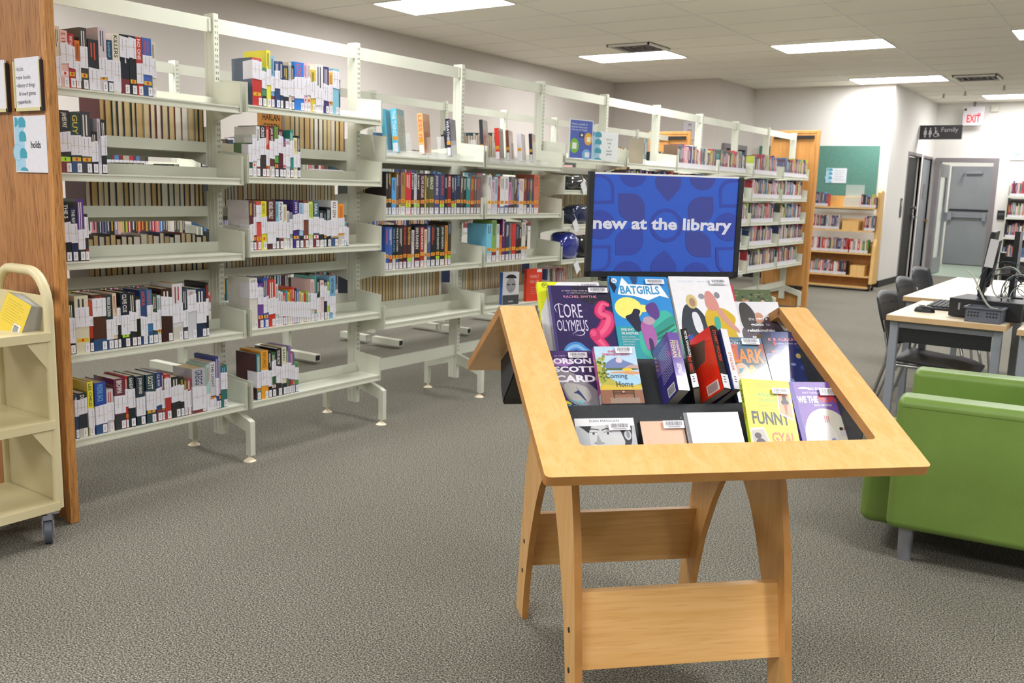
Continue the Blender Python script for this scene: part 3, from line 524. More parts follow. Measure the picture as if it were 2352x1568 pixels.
# ================================================================ books on the shelves
ORD = ['first', 'second', 'third', 'fourth', 'fifth', 'sixth', 'seventh', 'eighth', 'ninth', 'tenth', 'eleventh', 'twelfth', 'thirteenth', 'fourteenth', 'fifteenth', 'sixteenth', 'seventeenth', 'eighteenth', 'nineteenth', 'twentieth', 'twenty-first', 'twenty-second', 'twenty-third', 'twenty-fourth', 'twenty-fifth', 'twenty-sixth', 'twenty-seventh', 'twenty-eighth', 'twenty-ninth', 'thirtieth']
def colour_word(hx):
    import colorsys
    r, g_, b = [int(hx[i:i+2], 16)/255 for i in (0, 2, 4)]; h, l, s = colorsys.rgb_to_hls(r, g_, b)
    if l > .78 and s < .5: return 'white' if s < .2 else 'cream'
    if s < .14: return 'black' if l < .2 else ('dark grey' if l < .35 else ('grey' if l < .6 else 'pale grey'))
    if l < .13: return 'black'
    d = 'dark ' if l < .3 else ('pale ' if l > .72 else '')
    h *= 360
    n = 'red' if h < 14 or h > 345 else 'orange' if h < 38 else 'yellow' if h < 66 else 'green' if h < 160 else 'teal' if h < 195 else 'blue' if h < 250 else 'purple' if h < 300 else 'pink'
    if n == 'orange' and (l < .4 or s < .35): n = 'brown'; d = 'dark ' if l < .25 else ('tan ' if l > .6 else '')
    return d+n
PAGE = ['d9bf8e', 'e2d2ae', 'ded6c0', 'cfb07a', 'd8c49a', 'e6e0d0']
rnd = random.Random(7)
def lum(hx): return (int(hx[0:2], 16)*3+int(hx[2:4], 16)*6+int(hx[4:6], 16))/10
def shelf_book(root, t, h, d, col, page, slip=None, text=None, label_strip=True, parts=True, stickers=(), face=None):
    """local frame: x thickness, y into the shelf (spine at y=0), z up"""
    bt = .0022 if t > .014 else .0012
    cv = MB(); cv.box(0, t, 0, .003, 0, h, col).box(0, bt, .003, d, 0, h, face or col).box(t-bt, t, .003, d, 0, h, face or col)
    A = Art(cv, (0, 0, 0), (1, 0, 0), (0, 0, 1), (0, -1, 0))
    dark = lum(col) < 120; tc = 'e4e0d6' if dark else '3a3540'
    if rnd.random() < .35: tc = rnd.choice(['d8b848', 'd0503c', '70a8d0', 'e8e4e0']) if dark else rnd.choice(['a83030', '28406c', '7a5020'])
    top = h-.012
    if slip: lo, hi = slip
    if text and t > .012:
        L = min(.018*len(text)*.55+.02, (h-hi-.02) if slip else h*.55)
        if slip and L < .05:
            L = h-hi-.01
        L = max(L, .04); A.txt(text, t*.22, h-L-.008, t*.52, L, tc, .02, 1)
    else:
        L = h*rnd.uniform(.3, .45); 
        for q in range(2):
            u0 = t*(.25+.3*q); A.rect(u0, h-.012-L*rnd.uniform(.6, 1), u0+t*.13, h-.012, tc)
    if rnd.random() < .4: A.rect(0, 0, t, h*rnd.uniform(.18, .3), rnd.choice([col, '2a2c34', 'c9c5bc', '7a3038', '34507c']))
    for (z0, z1, sc_, glyph) in stickers:
        A.rect(t*.08, z0, t*.92, z1, sc_)
        if glyph: A.ell(t*.5, (z0+z1)/2, min(t*.28, .005), .006, 'd8402c') if glyph == 'o' else A.rect(t*.42, z0+.004, t*.52, z1-.004, '2c3c1c')
    pb = MB(); pb.box(bt, t-bt, .003, d-.004, .003, h-.003, page)
    if not parts:
        cv.box(bt, t-bt, .003, d-.004, .003, h-.003, page)
        if label_strip:
            A.rect(t*.1, .003, t*.9, .038, 'dddbe0'); A.rect(t*.42, .022, t*.5, .032, '55555c')
        return cv.build('cover', M['print'], root)
    cv.build('cover', M['gloss'] if rnd.random() < .5 else M['print'], root)
    pb.build('page_block', M['pages'], root)
    if label_strip:
        lb = MB(); a = Art(lb, (0, 0, 0), (1, 0, 0), (0, 0, 1), (0, -1, 0)); a.k = 6
        wv = min(t*.85, .018); u0 = t-wv-.001
        lb.box(u0, u0+wv, -.0014, -.0008, .004, .037, 'e6e4ea'); a = Art(lb, (0, -.0014, 0), (1, 0, 0), (0, 0, 1), (0, -1, 0))
        for q in range(3): a.rect(u0+wv*.35, .012+.006*q, u0+wv*.55, .015+.006*q, '55555c')
        lb.build('spine_label', M['matte'], root)
    if slip and hi > lo:
        sp = MB(); e = .0008; c = 'e4e2ea'
        k = rnd.uniform(-.009, .009)*min(1, t/.03)
        vs = []
        for z, dk in ((max(lo, .002), k*.6 if lo > .03 else 0), (hi, k)):
            vs += [(-e, d*.45, z), (-e, -.0022, z+dk), (t+e, -.0022, z), (t+e, d*.45, z+dk)]
        sp.add(vs, [(0, 1, 5, 4), (1, 2, 6, 5), (2, 3, 7, 6)], c)
        a = Art(sp, (0, -.0022, 0), (1, 0, 0), (0, 0, 1), (0, -1, 0))
        # printed receipt lines running down the strip
        z0 = max(lo, .002)+.006; zz = hi-.008
        n = 0
        u = t*.72
        while zz-n*.0052 > z0 and n < 14:
            a.rect(u-.0012, zz-n*.0052-.0028, u+.0012, zz-n*.0052, '6c6a74', k=1); n += 1
        if t > .03:
            for q in range(6): a.rect(t*.3-.001, zz-q*.0075-.005, t*.3+.001, zz-q*.0075, '7a7884', k=1)
        a.rect(-e, (lo+hi)/2-.001+k, t+e, (lo+hi)/2+.0008+k, 'cfc0a4', k=4)
        sp.build('hold_slip', M['matte'], root)
SHELFN = {'A': 'top', 'B': 'second', 'C': 'third', 'D': 'fourth', 'E': 'bottom'}
BAYN = {'0': 'leftmost bay', '1': 'second bay', '2': 'third bay', '3': 'fourth bay'}
FACE = {('C1', 0): 'cfc6ca', ('A1', 0): '3c4a68', ('B1', 0): '5f7f58', ('E1', 0): '4a2428', ('D0', 17): '8fb4d8', ('E0', 4): 'd8d4cc', ('C3', 0): '74c4e4', ('C0', 2): '8c9aa0'}
for key, (zs, lst) in SH.items():
    bay = key[1]
    if key.endswith('x'): continue
    z = FR[int(bay)]['ABCDE'.index(key[0])] if True else zs
    prev = -99
    rowname = f'{SHELFN[key[0]]} shelf of the {BAYN[bay]}'
    for i, (y0, y1, h, col, slip, text) in enumerate(lst):
        y0 = max(y0, prev+.0012); y1 = max(y1, y0+.008); prev = y1
        t = y1-y0; d = min(.155, h*.68)
        slip = slip or None; text = text or None
        lab = f"{colour_word(col)} book{' with white slip' if slip else ''}, {ORD[i]} from left, {SHELFN[key[0]]} shelf, {BAYN[bay]}"
        st = []
        if bay in '23':
            jz = rnd.uniform(-.005, .005); st = [(.062+jz, .082+jz, rnd.choice(['e0a02c', 'e0a02c', 'e8b83c']), 'o')]
            if rnd.random() < .33 and bay == '2': st.append((.040, .058, 'b4e040', 'l'))
        elif text == 'CLIVE CUS' or (col == '2e2a2a'): st = [(.042, .060, 'b4e838', 'l')]
        elif rnd.random() < .3: st = [(.045, .060, rnd.choice(['e0b82c', 'e8e6ec', 'e0b82c']), 'o')]
        r = thing('library_book', lab, 'book', (-3.436, y0, z), PI/2, f"{'hold ' if bay in '01' else ''}books on the {rowname}")
        shelf_book(r, t, h, d, col, rnd.choice(PAGE[1:]), slip, text, True, bay in '01', st, FACE.get((key, i)))
# books standing on the back side of the near row, fore-edges towards us
DARKC = ['1f2c3c', '2a2420', '4a2026', '23404a', '1d1f24', '6a3038', '2c3a5c', '38463c', '5a4a3a', 'b8b0a4', '7c2c2c', '1c4a50']
rb = random.Random(3)
def back_row(name, y0, y1, z, hmin, hmax):
    y = y0; i = 0
    while y < y1-.016:
        t = rb.uniform(.021, .038); t = min(t, y1-y)
        if t < .012: break
        h = rb.uniform(hmin, hmax)
        r = thing('library_book', f'backward book showing page edges, {ORD[min(i, 29)]} from left, {name}', 'book', (-3.686-.155, y+t, z), -PI/2, 'backward books on '+name)
        m = MB(); col = rb.choice(DARKC); bt = .003 if rb.random() < .6 else .0015
        m.box(0, t-.001, 0, .003, 0, h, col).box(0, bt, .003, .153, 0, h, col).box(t-bt-.001, t-.001, .003, .153, 0, h, col)
        m.build('cover', M['print'], r)
        MB().box(bt, t-bt-.001, .003, .150, .003, h-.003, rb.choice(PAGE)).build('page_block', M['pages'], r)
        y += t; i += 1
back_row('upper rear shelf, leftmost bay', 2.24, 2.76, 1.45, .215, .24)
back_row('upper rear shelf, second bay', 3.245, 3.68, 1.45, .215, .24)
back_row('second rear shelf, leftmost bay', 2.16, 2.76, 1.155, .21, .235)
back_row('third rear shelf, leftmost bay', 2.16, 2.76, .856, .2, .225)
# a few faced-out ones on the rear shelf
def face_book(x, y, z, rz, w_, h, t, col, label, art=None, tilt=0.0, spine=None, mat='print', cat='book', name='library_book', grp=None):
    """root at lower-left of the front cover; front towards local -y"""
    r = thing(name, label, cat, (x, y, z), rz, grp)
    r.rotation_euler = (tilt, 0, rz)
    bt = .0025
    cv = MB().box(0, w_, 0, bt, 0, h, col).box(0, w_, t-bt, t, 0, h, col).box(0, bt, bt, t-bt, 0, h, spine or col)
    A = Art(cv, (0, 0, 0), (1, 0, 0), (0, 0, 1), (0, -1, 0))
    if art: art(A, w_, h)
    cv.build('cover', M[mat], r)
    MB().box(bt, w_-.004, bt, t-bt, .003, h-.003, 'e6e0d2').build('page_block', M['pages'], r)
    return r
def harlan(a, w_, h): a.txt('HARLAN', .008, h*.74, w_-.016, .032, '3c2c24', .03); a.txt('COBEN', .012, h*.55, w_-.024, .03, '4a3a2a', .02)
face_book(-3.70, 3.105, 1.45, PI/2, .125, .235, .03, 'd8964c', 'orange faced-out book on the rear shelf behind the second bay', harlan)
def leec(a, w_, h): a.txt('LEE', .05, h*.72, .07, .035, 'd8dc9c', .02); a.txt('CHILD', .03, h*.52, .1, .036, 'd8dc9c', .02)
face_book(-3.70, 3.93, 1.455, PI/2, .15, .16, .03, '3a5878', 'blue faced-out book with pale yellow lettering behind the third bay', leec)
# faced-out books on the lowest shelf of the fourth bay
def portrait(a, w_, h):
    a.rect(.0, 0, w_, h*.30, '4a4c50'); a.ell(w_*.5, h*.60, w_*.30, h*.24, '9a9a9a'); a.ell(w_*.5, h*.80, w_*.34, h*.13, '26262a', a0=0, a1=PI)
    a.rect(w_*.25, h*.60, w_*.44, h*.64, '2a2a2e'); a.rect(w_*.56, h*.60, w_*.75, h*.64, '2a2a2e'); a.rect(w_*.42, h*.44, w_*.58, h*.455, '55555a')
    a.rect(w_*.35, h*.08, w_*.65, h*.12, 'b0b0b4')
face_book(-3.455, 4.87, .566, PI/2-.25, .14, .215, .035, 'd6d6da', 'faced-out book with black and white portrait on lowest shelf of the fourth bay', portrait, 0, '3a62b0', grp=None)
def family(a, w_, h):
    a.txt('FAMILY', w_*.2, h*.72, w_*.6, h*.1, 'f0a8a0', .01); a.txt('VALUES', w_*.2, h*.56, w_*.62, h*.1, 'f0a8a0', .01); a.rect(w_*.65, h*.9, w_*.96, h*.99, 'e8e4e4')
    for i in range(4): a.rect(w_*.25, h*(.42-.06*i), w_*.75, h*(.43-.06*i), 'e89890')
face_book(-3.455, 5.15, .566, PI/2-.25, .14, .22, .03, 'e0442c', 'orange-red faced-out book on the lowest shelf of the fourth bay', family, 0, 'c83c28')
# ---- leaning display books in clear racks on the top shelves of third and fourth bays
def lean_book(y, h, t, col, label, z, text=None, face='b8b4b0', w_=.14, tilt=.2):
    r = thing('display_book', label, 'book', (-3.455, y, z), 0)
    r.rotation_euler = (0, tilt*-.4, PI/2-1.15)
    m = MB().box(0, t, 0, .003, 0, h, col).box(0, .0022, .003, w_, 0, h, col).box(t-.0022, t, .003, w_, 0, h, face)
    A = Art(m, (0, 0, 0), (1, 0, 0), (0, 0, 1), (0, -1, 0))
    if text: A.txt(text, t*.2, h*.35, t*.6, h*.6, 'e85a3c' if col == 'eab878' else 'dfe6ea', .01, 1)
    A.rect(t*.1, .065, t*.9, .085, 'e0a02c'); A.rect(t*.1, .003, t*.9, .05, 'e2e2e8')
    m.build('cover', M['gloss'], r)
    MB().box(.0022, t-.0022, .003, w_-.004, .003, h-.003, 'e2dccc').build('page_block', M['pages'], r)
    return r
for q, (y, h, t, col, lab, tx, fc) in enumerate(((3.725, .225, .018, '4aa0b8', 'teal display book, leftmost in the clear rack of the third bay', None, '5c9cb0'), (3.80, .232, .034, '5cc0dc', 'sky blue display book in the clear rack of the third bay', 'THE THINGS', '4a8c98'), (4.02, .225, .032, 'eab878', 'cream display book with orange spine lettering on the third bay', 'LESS IS', 'c88a58'), (4.27, .215, .026, '2f2a48', 'dark purple display book, rightmost in the rack of the third bay', 'WEATHER', '6c6a7c'),
        (4.60, .235, .022, '34353c', 'black tall display book in the clear rack of the fourth bay', None, '8c8488'), (4.755, .195, .028, 'e0392c', 'bright red display book in the rack of the fourth bay', None, '3a2a2c'), (4.875, .19, .02, '7a4a3a', 'brown display book in the rack of the fourth bay', None, 'a86a5c'), (5.00, .175, .03, 'dfe3ea', 'white display book in the rack of the fourth bay', None, 'd8c4c0'), (5.14, .185, .022, '2f2a33', 'dark display book, rightmost in the rack of the fourth bay', None, '9a948c'))):
    lean_book(y, h, t, col, lab, 1.498, tx, fc)
def clear_rack(y0, n, step, label):
    t = thing('display_rack', label, 'display rack', (-3.60, y0, 1.481))
    MB().box(0, .165, 0, n*step+.04, 0, .003).box(.160, .165, 0, n*step+.04, .003, .028).build('rack_base', M['acrylic'], t)
    for i in range(n):
        m = MB(M0=Matrix.Translation((.02, i*step+.035, .003)) @ Matrix.Rotation(-.55, 4, 'Z') @ Matrix.Rotation(.12, 4, 'X'))
        m.box(0, .12, 0, .003, 0, .13); m.build('divider', M['acrylic'], t)
clear_rack(3.71, 5, .15, 'clear acrylic display rack on the top shelf of the third bay')
clear_rack(4.62, 5, .135, 'clear acrylic display rack on the top shelf of the fourth bay')
# ---- fifth bay: posters, library-of-things bags
def post1(a, w_, h):
    a.rect(.006, .006, w_-.006, h-.006, '5468b8')
    for i, s in enumerate(('Have a look in', 'borrow from our', 'Library of Things')): a.txt(s, .02, h*(.86-.075*i), w_*.66, h*.05, 'eef0f8')
    a.ell(w_*.22, h*.33, w_*.19, h*.19, '82bc3c'); a.rect(w_*.13, h*.25, w_*.31, h*.41, 'f0f4f0'); a.ell(w_*.80, h*.52, w_*.17, h*.16, 'e8b03c'); a.rect(w_*.74, h*.45, w_*.9, h*.57, 'f4f0e8')
    a.ell(w_*.74, h*.12, w_*.19, h*.14, '7cb4e0'); a.rect(w_*.68, h*.05, w_*.86, h*.18, 'f0f0f4'); a.rect(w_*.42, h*.55, w_*.62, h*.67, '2c2c34'); a.rect(w_*.47, h*.58, w_*.57, h*.64, 'e0e4e8')
def post2(a, w_, h):
    leaf(a, w_*.38, h)
    for i, s in enumerate(('library of', 'things', '&', 'board', 'games')): a.ctxt(s, w_*.68, h*(.70-.13*i), h*.075, '5c6068', maxw=w_*.5)
panel('poster', 'blue poster with round green and yellow pictures on fifth bay top', 'poster', (-3.47, 5.655, 1.546), (.25, 1, 0), .235, .275, .003, 'e4e8f0', post1)
panel('poster', 'white poster with pale blue leaves beside the blue poster', 'poster', (-3.46, 5.93, 1.546), (.3, 1, 0), .285, .21, .003, 'f0f4f6', post2)
def blob(name, label, cat, loc, rx, ry, rz_, col, mat='gloss', seed=1, grp=None, sq=.6):
    rr = random.Random(seed); m = MB(); n1, n2 = 18, 10; vs = []; fs = []
    ph = [rr.uniform(0, 6) for _ in range(6)]
    for j in range(n2+1):
        th = PI*j/n2
        for i in range(n1):
            p = 2*PI*i/n1; k = 1+.07*math.sin(3*p+ph[0]+2*th)+.05*math.sin(5*th+ph[1]+p)+.05*math.sin(7*p+ph[2])
            sx = math.copysign(abs(math.sin(th)*math.cos(p))**sq, math.cos(p)); sy = math.copysign(abs(math.sin(th)*math.sin(p))**sq, math.sin(p)); sz = math.copysign(abs(math.cos(th))**sq, math.cos(th))
            vs.append((rx*sx*k, ry*sy*k, rz_*(sz*(1+.06*math.sin(2*p+ph[3]))+1)))
    for j in range(n2):
        for i in range(n1): fs.append((j*n1+i, (j+1)*n1+i, (j+1)*n1+(i+1) % n1, j*n1+(i+1) % n1))
    m.add(vs, fs, col, sm=True); t = thing(name, label, cat, loc, 0, grp)
    m.build('bag_body' if cat == 'bag' else 'body', M[mat], t); return t
def bag(label, y, z, ry, rz_, col, tagpos, seed):
    t = blob('library_bag', label, 'bag', (-3.50, y, z), .075, ry, rz_, col, 'gloss', seed, 'bags on the fifth bay')
    m = MB(); x0, y0, z0 = tagpos
    c, s = math.cos(.6), math.sin(.6)
    pts = [(u*c-v*s, u*s+v*c) for u, v in ((-.03, -.045), (.03, -.045), (.03, .045), (-.03, .045))]
    m.add([(x0, y0+u, z0+v) for u, v in pts]+[(x0-.001, y0+u, z0+v) for u, v in pts], [(0, 1, 2, 3), (7, 6, 5, 4)], 'e6e6e8'); m.build('luggage_tag', M['matte'], t)
    MB().tube([(x0, y0, z0+.045), (x0-.01, y0-.01, z0+.075), (x0-.03, y0+.01, z0+.085)], .002, 6, 'b8bcc0').build('tag_loop', M['plastic'], t)
    return t
bag('black glossy carry case with white tag on the fifth bay', 5.76, 1.326, .17, .05, '2a2a2e', (.085, .03, .02), 2)
bag('navy blue bag with a white diamond tag on the fifth bay', 5.86, 1.083, .15, .07, '1c2850', (.085, -.16, -.01), 3)
bag('bright blue shiny bag on the lower shelf of the fifth bay', 5.68, .833, .12, .095, '1c2c90', (.085, .06, -.06), 4)
bag('black bag right of the bright blue bag, behind the sign', 5.95, .833, .14, .08, '17181c', (.085, .03, .02), 5)
blob('toy', 'magenta toy on the fifth bay just above the blue sign', 'toy', (-3.50, 6.22, 1.326), .06, .10, .05, 'c82c90', 'plastic', 6, sq=.8)
# ---- all the remaining, distant books: one object
rs = random.Random(11); dm = MB()
FARC = ['a83a44', '3a4a7c', '6c6a8c', '8c8c94', 'c0504c', '3c3c48', 'c9c4c0', '4c7cb0', '7c6450', 'd8a8a8', '2c2c38', '5c8c8c', '8c3040', 'dcd8d4', '6c4c5c', 'b8c04c', '4c5c50', 'd07c8c', '34406c', 'b0a494']
def far_row(y0, y1, x, z, side, hm, hM, wmin=.012, wmax=.034, fill=1.0, cols=FARC, deep=.13, pages=False, axis='y'):
    y = y0
    while y < y1:
        t = rs.uniform(wmin, wmax); h = rs.uniform(hm, hM); c = rs.choice(cols)
        def B(a0, a1, b0, b1, z0, z1, cc):
            if axis == 'y': dm.box(b0, b1, a0, a1, z0, z1, cc)
            else: dm.box(a0, a1, b0, b1, z0, z1, cc)
        xb = x-side*deep
        B(y+.0005, y+t-.0005, min(x, xb), max(x, xb), z, z+h, c)
        B(y+.003, y+t-.003, min(x-side*.003, xb+side*.003), max(x-side*.003, xb+side*.003), z+h-.001, z+h+.0006, 'b0a48c')
        if pages: B(y+.003, y+t-.003, min(x, x+side*.0006), max(x, x+side*.0006), z+.003, z+h-.004, rs.choice(PAGE))
        else:
            B(y+.001, y+t-.001, min(x, x+side*.001), max(x, x+side*.001), z+.003, z+.042, 'dcdae0')
            B(y+t*.35, y+t*.6, min(x, x+side*.0008), max(x, x+side*.0008), z+h*.4, z+h*.85, rs.choice(['e4e0dc', 'd8b048', '2a2a34', 'd0d4e0']))
        y += t
# levels of bays six to ten
for b in range(5, 10):
    ys = PY[b]+.02
    for li, z in enumerate(FAR):
        if b == 5 and li == 0: continue
        far_row(ys, ys+(.70 if (b+li) % 3 else .84), -3.44, z, 1, .15, .205)
far_row(PY[5]+.30, PY[5]+.34, -3.44, FAR[0], 1, .2, .21)
far_row(PY[4]+.02, PY[4]+.3, -3.56, FR[4][4], 1, .17, .2)
# other rear-side rows of the near shelving, fore-edges towards us
for b, zs in ((0, ()), (1, (1.155, .856)), (2, (1.155, .60)), (3, (1.45, 1.155, .60)), (4, (1.155, .60)), (5, (1.45, 1.155)), (6, (1.45, 1.155))):
    for z in zs: far_row(PY[b]+.06, PY[b]+(.80 if z < 1.4 else .5), -3.69, z, 1, .2, .235, .016, .032, cols=DARKC, deep=.15, pages=True)
far_row(PY[1]+.60, PY[1]+.72, -3.69, .60, 1, .2, .24, .016, .03, cols=['4a2026', '3a2420'], deep=.15, pages=True)
# rear shelving row, spines towards us
for b in range(0, 10):
    for z in (1.38, .92, .48):
        far_row(P2[b]+.03, P2[b]+rs.uniform(.55, .84), R2X-3.436, z, 1, .19, .235, cols=FARC+DARKC)
# bookends: white sheets of metal at the end of far rows
# wooden book cart contents and right-hand wall shelves continue the same heap of distant books
CX0, CX1, CY = -4.45, -3.27, 13.95
CZ = (1.20, .87, .545, .215)
for z, (a, b) in zip(CZ, ((.02, .42), (.02, .62), (.02, .78), (.02, .78))): far_row(CX0+a, CX0+b+.02, CY-.13, z, -1, .17, .21, axis='x', deep=.13, cols=FARC+['c8382c', 'd04838'])
far_row(CX0+.93, CX1-.05, CY-.13, CZ[0], -1, .14, .19, axis='x'); far_row(CX0+1.0, CX1-.05, CY-.13, CZ[1], -1, .18, .22, axis='x'); far_row(CX0+.82, CX1-.1, CY-.13, CZ[2], -1, .16, .20, axis='x', cols=['d03030', 'd8c4c0', '3c8c5c', 'd0a040', '8c8c8c'])
WX0, WY = -2.07, 17.42
WZ = (1.44, 1.09, .76, .40)
for z in WZ: far_row(WX0+.02, WX0+1.7, WY-.09, z, -1, .19, .25, axis='x', cols=FARC+['e0b040', 'd04050', 'e070a0', 'e0dcd8'])
tag(dm.build('distant_books', M['print']), 'rows of small distant books on the far bays, rear row and wall shelves', 'book', 'distant shelved books', 'stuff')
# ---------------------------------------------------------------- wooden book cart
t = thing('book_cart', 'wooden book cart on casters below the green notice board', 'book cart', ((CX0+CX1)/2, CY, 0)); hw = (CX1-CX0)/2
for s in (-1, 1):
    p = [(-.14, .10), (.16, .10), (.16, 1.42), (.11, 1.45), (-.02, 1.45), (-.05, 1.42), (-.05, .75), (-.10, .65)]
    bevel(MB().prism(p, 'x', s*hw-(.05 if s > 0 else 0), s*hw+(.05 if s < 0 else 0)).build('side_panel', M['birch'], t), .01)
for z in CZ+(.06,): MB().box(-hw+.05, hw-.05, -.15, .12, z-.022, z).build('cart_shelf', M['birch'], t)
for z in CZ[:3]: MB().box(-hw+.05, hw-.05, .10, .115, z, z+.16).build('back_stop', M['birch'], t)
MB().box(-hw+.05, hw-.05, .10, .115, .06, .52).build('back_panel', M['maple_edge'], t)
for sx in (-1, 1):
    for sy in (-.1, .12): MB().tube([(sx*(hw-.05)-.015, sy, .035), (sx*(hw-.05)+.015, sy, .035)], .035, 14).box(sx*(hw-.05)-.02, sx*(hw-.05)+.02, sy-.01, sy+.01, .03, .1).build('caster', M['black'], t)
tag(MB().box(CX0+.69, CX0+.92, CY-.13, CY+.08, CZ[1], CZ[1]+.13).build('wooden_bookend_box', M['birch']), 'plain wooden block on the second shelf of the book cart', 'box')
tag(MB().box(CX0+.86, CX0+1.06, CY-.13, CY+.08, CZ[3], CZ[3]+.15).build('wooden_bookend_box', M['birch']), 'plain wooden block on the bottom shelf of the book cart', 'box')
t = thing('leaflet_holder', 'clear leaflet holder with cream papers on top of the book cart', 'leaflet holder', (CX0+.68, CY-.12, CZ[0]))
MB().box(0, .26, 0, .004, 0, .12).box(0, .26, .07, .074, 0, .32).box(0, .26, 0, .074, 0, .004).build('holder_body', M['acrylic'], t)
MB().box(.01, .25, .008, .06, .005, .14, 'e8dcc0').build('leaflets', M['matte'], t)
# ---------------------------------------------------------------- white wall shelves at right
t = thing('steel_bookshelf', 'pale steel bookshelf against the far wall, cut by the right edge', 'bookshelf', (WX0, WY, 0))
for z in WZ: MB().box(0, 1.75, -.12, .25, z-.03, z).build('shelf', M['steel'], t)
for xa in (-.02, 1.75): MB().box(xa, xa+.02, -.05, .3, .0, 1.62).build('upright', M['steel'], t)
MB().box(0, 1.75, .28, .3, .1, 1.4).build('back_panel', M['frame'], t)
# ================================================================ cream book trolley at the left
t = thing('book_trolley', 'cream metal book trolley on grey casters in front of the oak panel', 'trolley', (-3.34, 1.70, 0))
X0, X1 = -.20, .185
def trolley_end(y):
    m = MB()
    # rolled tube frame: arch at the top
    pts = [(X1-.018, 0, .125)]
    pts += [(X1-.018, 0, .84)]
    for i in range(9):
        a = PI/2*i/8; pts.append((X1-.018-.11*(1-math.cos(a)), 0, .86+.125*math.sin(a)))
    for i in range(9):
        a = PI/2*(1-i/8); pts.append((X0+.018+.11*(1-math.cos(a)), 0, .86+.125*math.sin(a)))
    pts += [(X0+.018, 0, .84), (X0+.018, 0, .125)]
    m.tube(pts, .018, 10); m.M = None
    m.box(X0+.02, X1-.02, -.004, .004, .13, .90)
    o = m.build('end_frame', M['cream'], t); o.location = (0, y, 0); return o
trolley_end(0); trolley_end(-.92)
for z in (.775, .455, .15):
    m = MB().box(X0+.02, X1, -.915, -.008, z-.004, z).box(X1-.003, X1+.001, -.915, -.004, z-.032, z).box(X0+.02, X0+.023, -.915, -.004, z-.03, z)
    bevel(m.build('trolley_shelf', M['cream'], t), .001)
    if z > .2:
        g = MB().prism([(-.006, z-.03), (-.006, z-.15), (-.09, z-.03)], 'x', X1-.012, X1-.009); g.build('gusset', M['cream'], t)
for y in (-.03, -.89):
    for x in (X0+.02, X1-.02):
        c = MB().box(x-.018, x+.018, y-.022, y+.022, .108, .125); c.M = Matrix.Translation((x, y-.012, 0)) @ Matrix.Rotation(1.07, 4, 'Z')
        c.box(-.020, -.015, -.022, .022, .035, .11).box(.015, .020, -.022, .022, .035, .11).box(-.02, .02, -.022, .022, .092, .11); c = c.build('caster', M['alum'], t)
        MB().tube([(x-.006, y-.023, .045), (x+.006, y-.001, .045)], .045, 20).build('wheel', M['rubber'], c)
def yb(a, w_, h):
    a.rect(w_*.62, .012, w_*.9, .05, 'f2f2f4')
    for i in range(12): a.rect(w_*.65+i*.0022, .018, w_*.65+i*.0022+.0012, .045, '2c2c30', k=3)
    for i in range(9): a.rect(w_*.12, h*(.86-.07*i), w_*(.8 if i % 3 else .7), h*(.87-.07*i), 'b09a3c', k=3)
r = thing('paperback', 'thick yellow paperback lying tilted on the cream trolley', 'book', (-3.35, 1.60, .784))
cv = MB().box(0, .135, 0, .001, 0, .135, 'e8cc4c').box(0, .135, .070, .071, 0, .135, 'e8cc4c').box(0, .001, 0, .071, 0, .135, 'e8cc4c')
yb(Art(cv, (0, 0, 0), (1, 0, 0), (0, 0, 1), (0, -1, 0)), .135, .135)
cv.build('cover', M['print'], r); MB().box(.001, .133, .001, .070, .001, .134, 'aeaca6').build('page_block', M['pages'], r)
r.rotation_euler = (-.22, .30, .12)
# ================================================================ book display stand
DO = Vector((-1.377, 1.928, 0)); DA = .789; W = .865; HR = 1.022; D = .605; HB = .752
t = thing('display_stand', 'tent-shaped maple display stand with books in black trays', 'display stand', DO, DA-0)
# local frame: x along the ridge, y away from the camera (= -d)
Lg = math.hypot(D, HR-HB); sl = math.atan2(HR-HB, D)
def board(front):
    """frame with a rounded rectangular opening; local plane coords s,t"""
    s0, s1, t0, t1 = .094, .782, .02, .567
    def rr(x0, x1, y0, y1, r, n=5):
        o = []
        for cx, cy, a in ((x1-r, y1-r, 0), (x0+r, y1-r, PI/2), (x0+r, y0+r, PI), (x1-r, y0+r, 1.5*PI)):
            for i in range(n+1): o.append((cx+r*math.cos(a+PI/2*i/n), cy+r*math.sin(a+PI/2*i/n)))
        return o
    a = rr(0, W, 0, Lg, .012); b = rr(s0, s1, t0, t1, .012); n = len(a); th = .024
    b = [((s0 if q[0] < .4 else s1), 0.0) if q[1] < .2 else q for q in b]    # the opening runs right up to the ridge
    gap = [i for i in range(n) if b[i][1] == 0 and b[(i+1) % n][1] == 0 and abs(b[i][0]-b[(i+1) % n][0]) > .1]
    m = MB(); vs = []
    for k in (0, -th):
        for P in (a, b): vs += [(p[0], p[1], k) for p in P]
    top, bi = [], []
    fs = []; 
    for i in range(n):
        j = (i+1) % n
        if i in gap: continue
        fs.append((i, j, n+j, n+i)); fs.append((2*n+i, 3*n+i, 3*n+j, 2*n+j))
    sd = []
    for i in range(n):
        j = (i+1) % n
        if i in gap: continue
        sd.append((i, 2*n+i, 2*n+j, j)); sd.append((n+i, n+j, 3*n+j, 3*n+i))
    sg = 1 if front else -1
    # plane coords -> local: x=s, y=-sg*t*cos, z=HR-t*sin ; normal up/out
    M_ = Matrix(((1, 0, 0, 0), (0, -sg*math.cos(sl), -sg*math.sin(sl), 0), (0, -math.sin(sl), math.cos(sl), HR), (0, 0, 0, 1)))
    m.M = M_; m.add(vs, fs, mi=0); m.add(vs, sd, mi=1)
    o = m.build('sloping_frame', [M['maple'], M['maple_edge']], t)
    bevel(o, .0015, 2)
    return o
board(True); board(False)
tau = math.radians(40); ct, st_ = math.cos(tau), math.sin(tau)
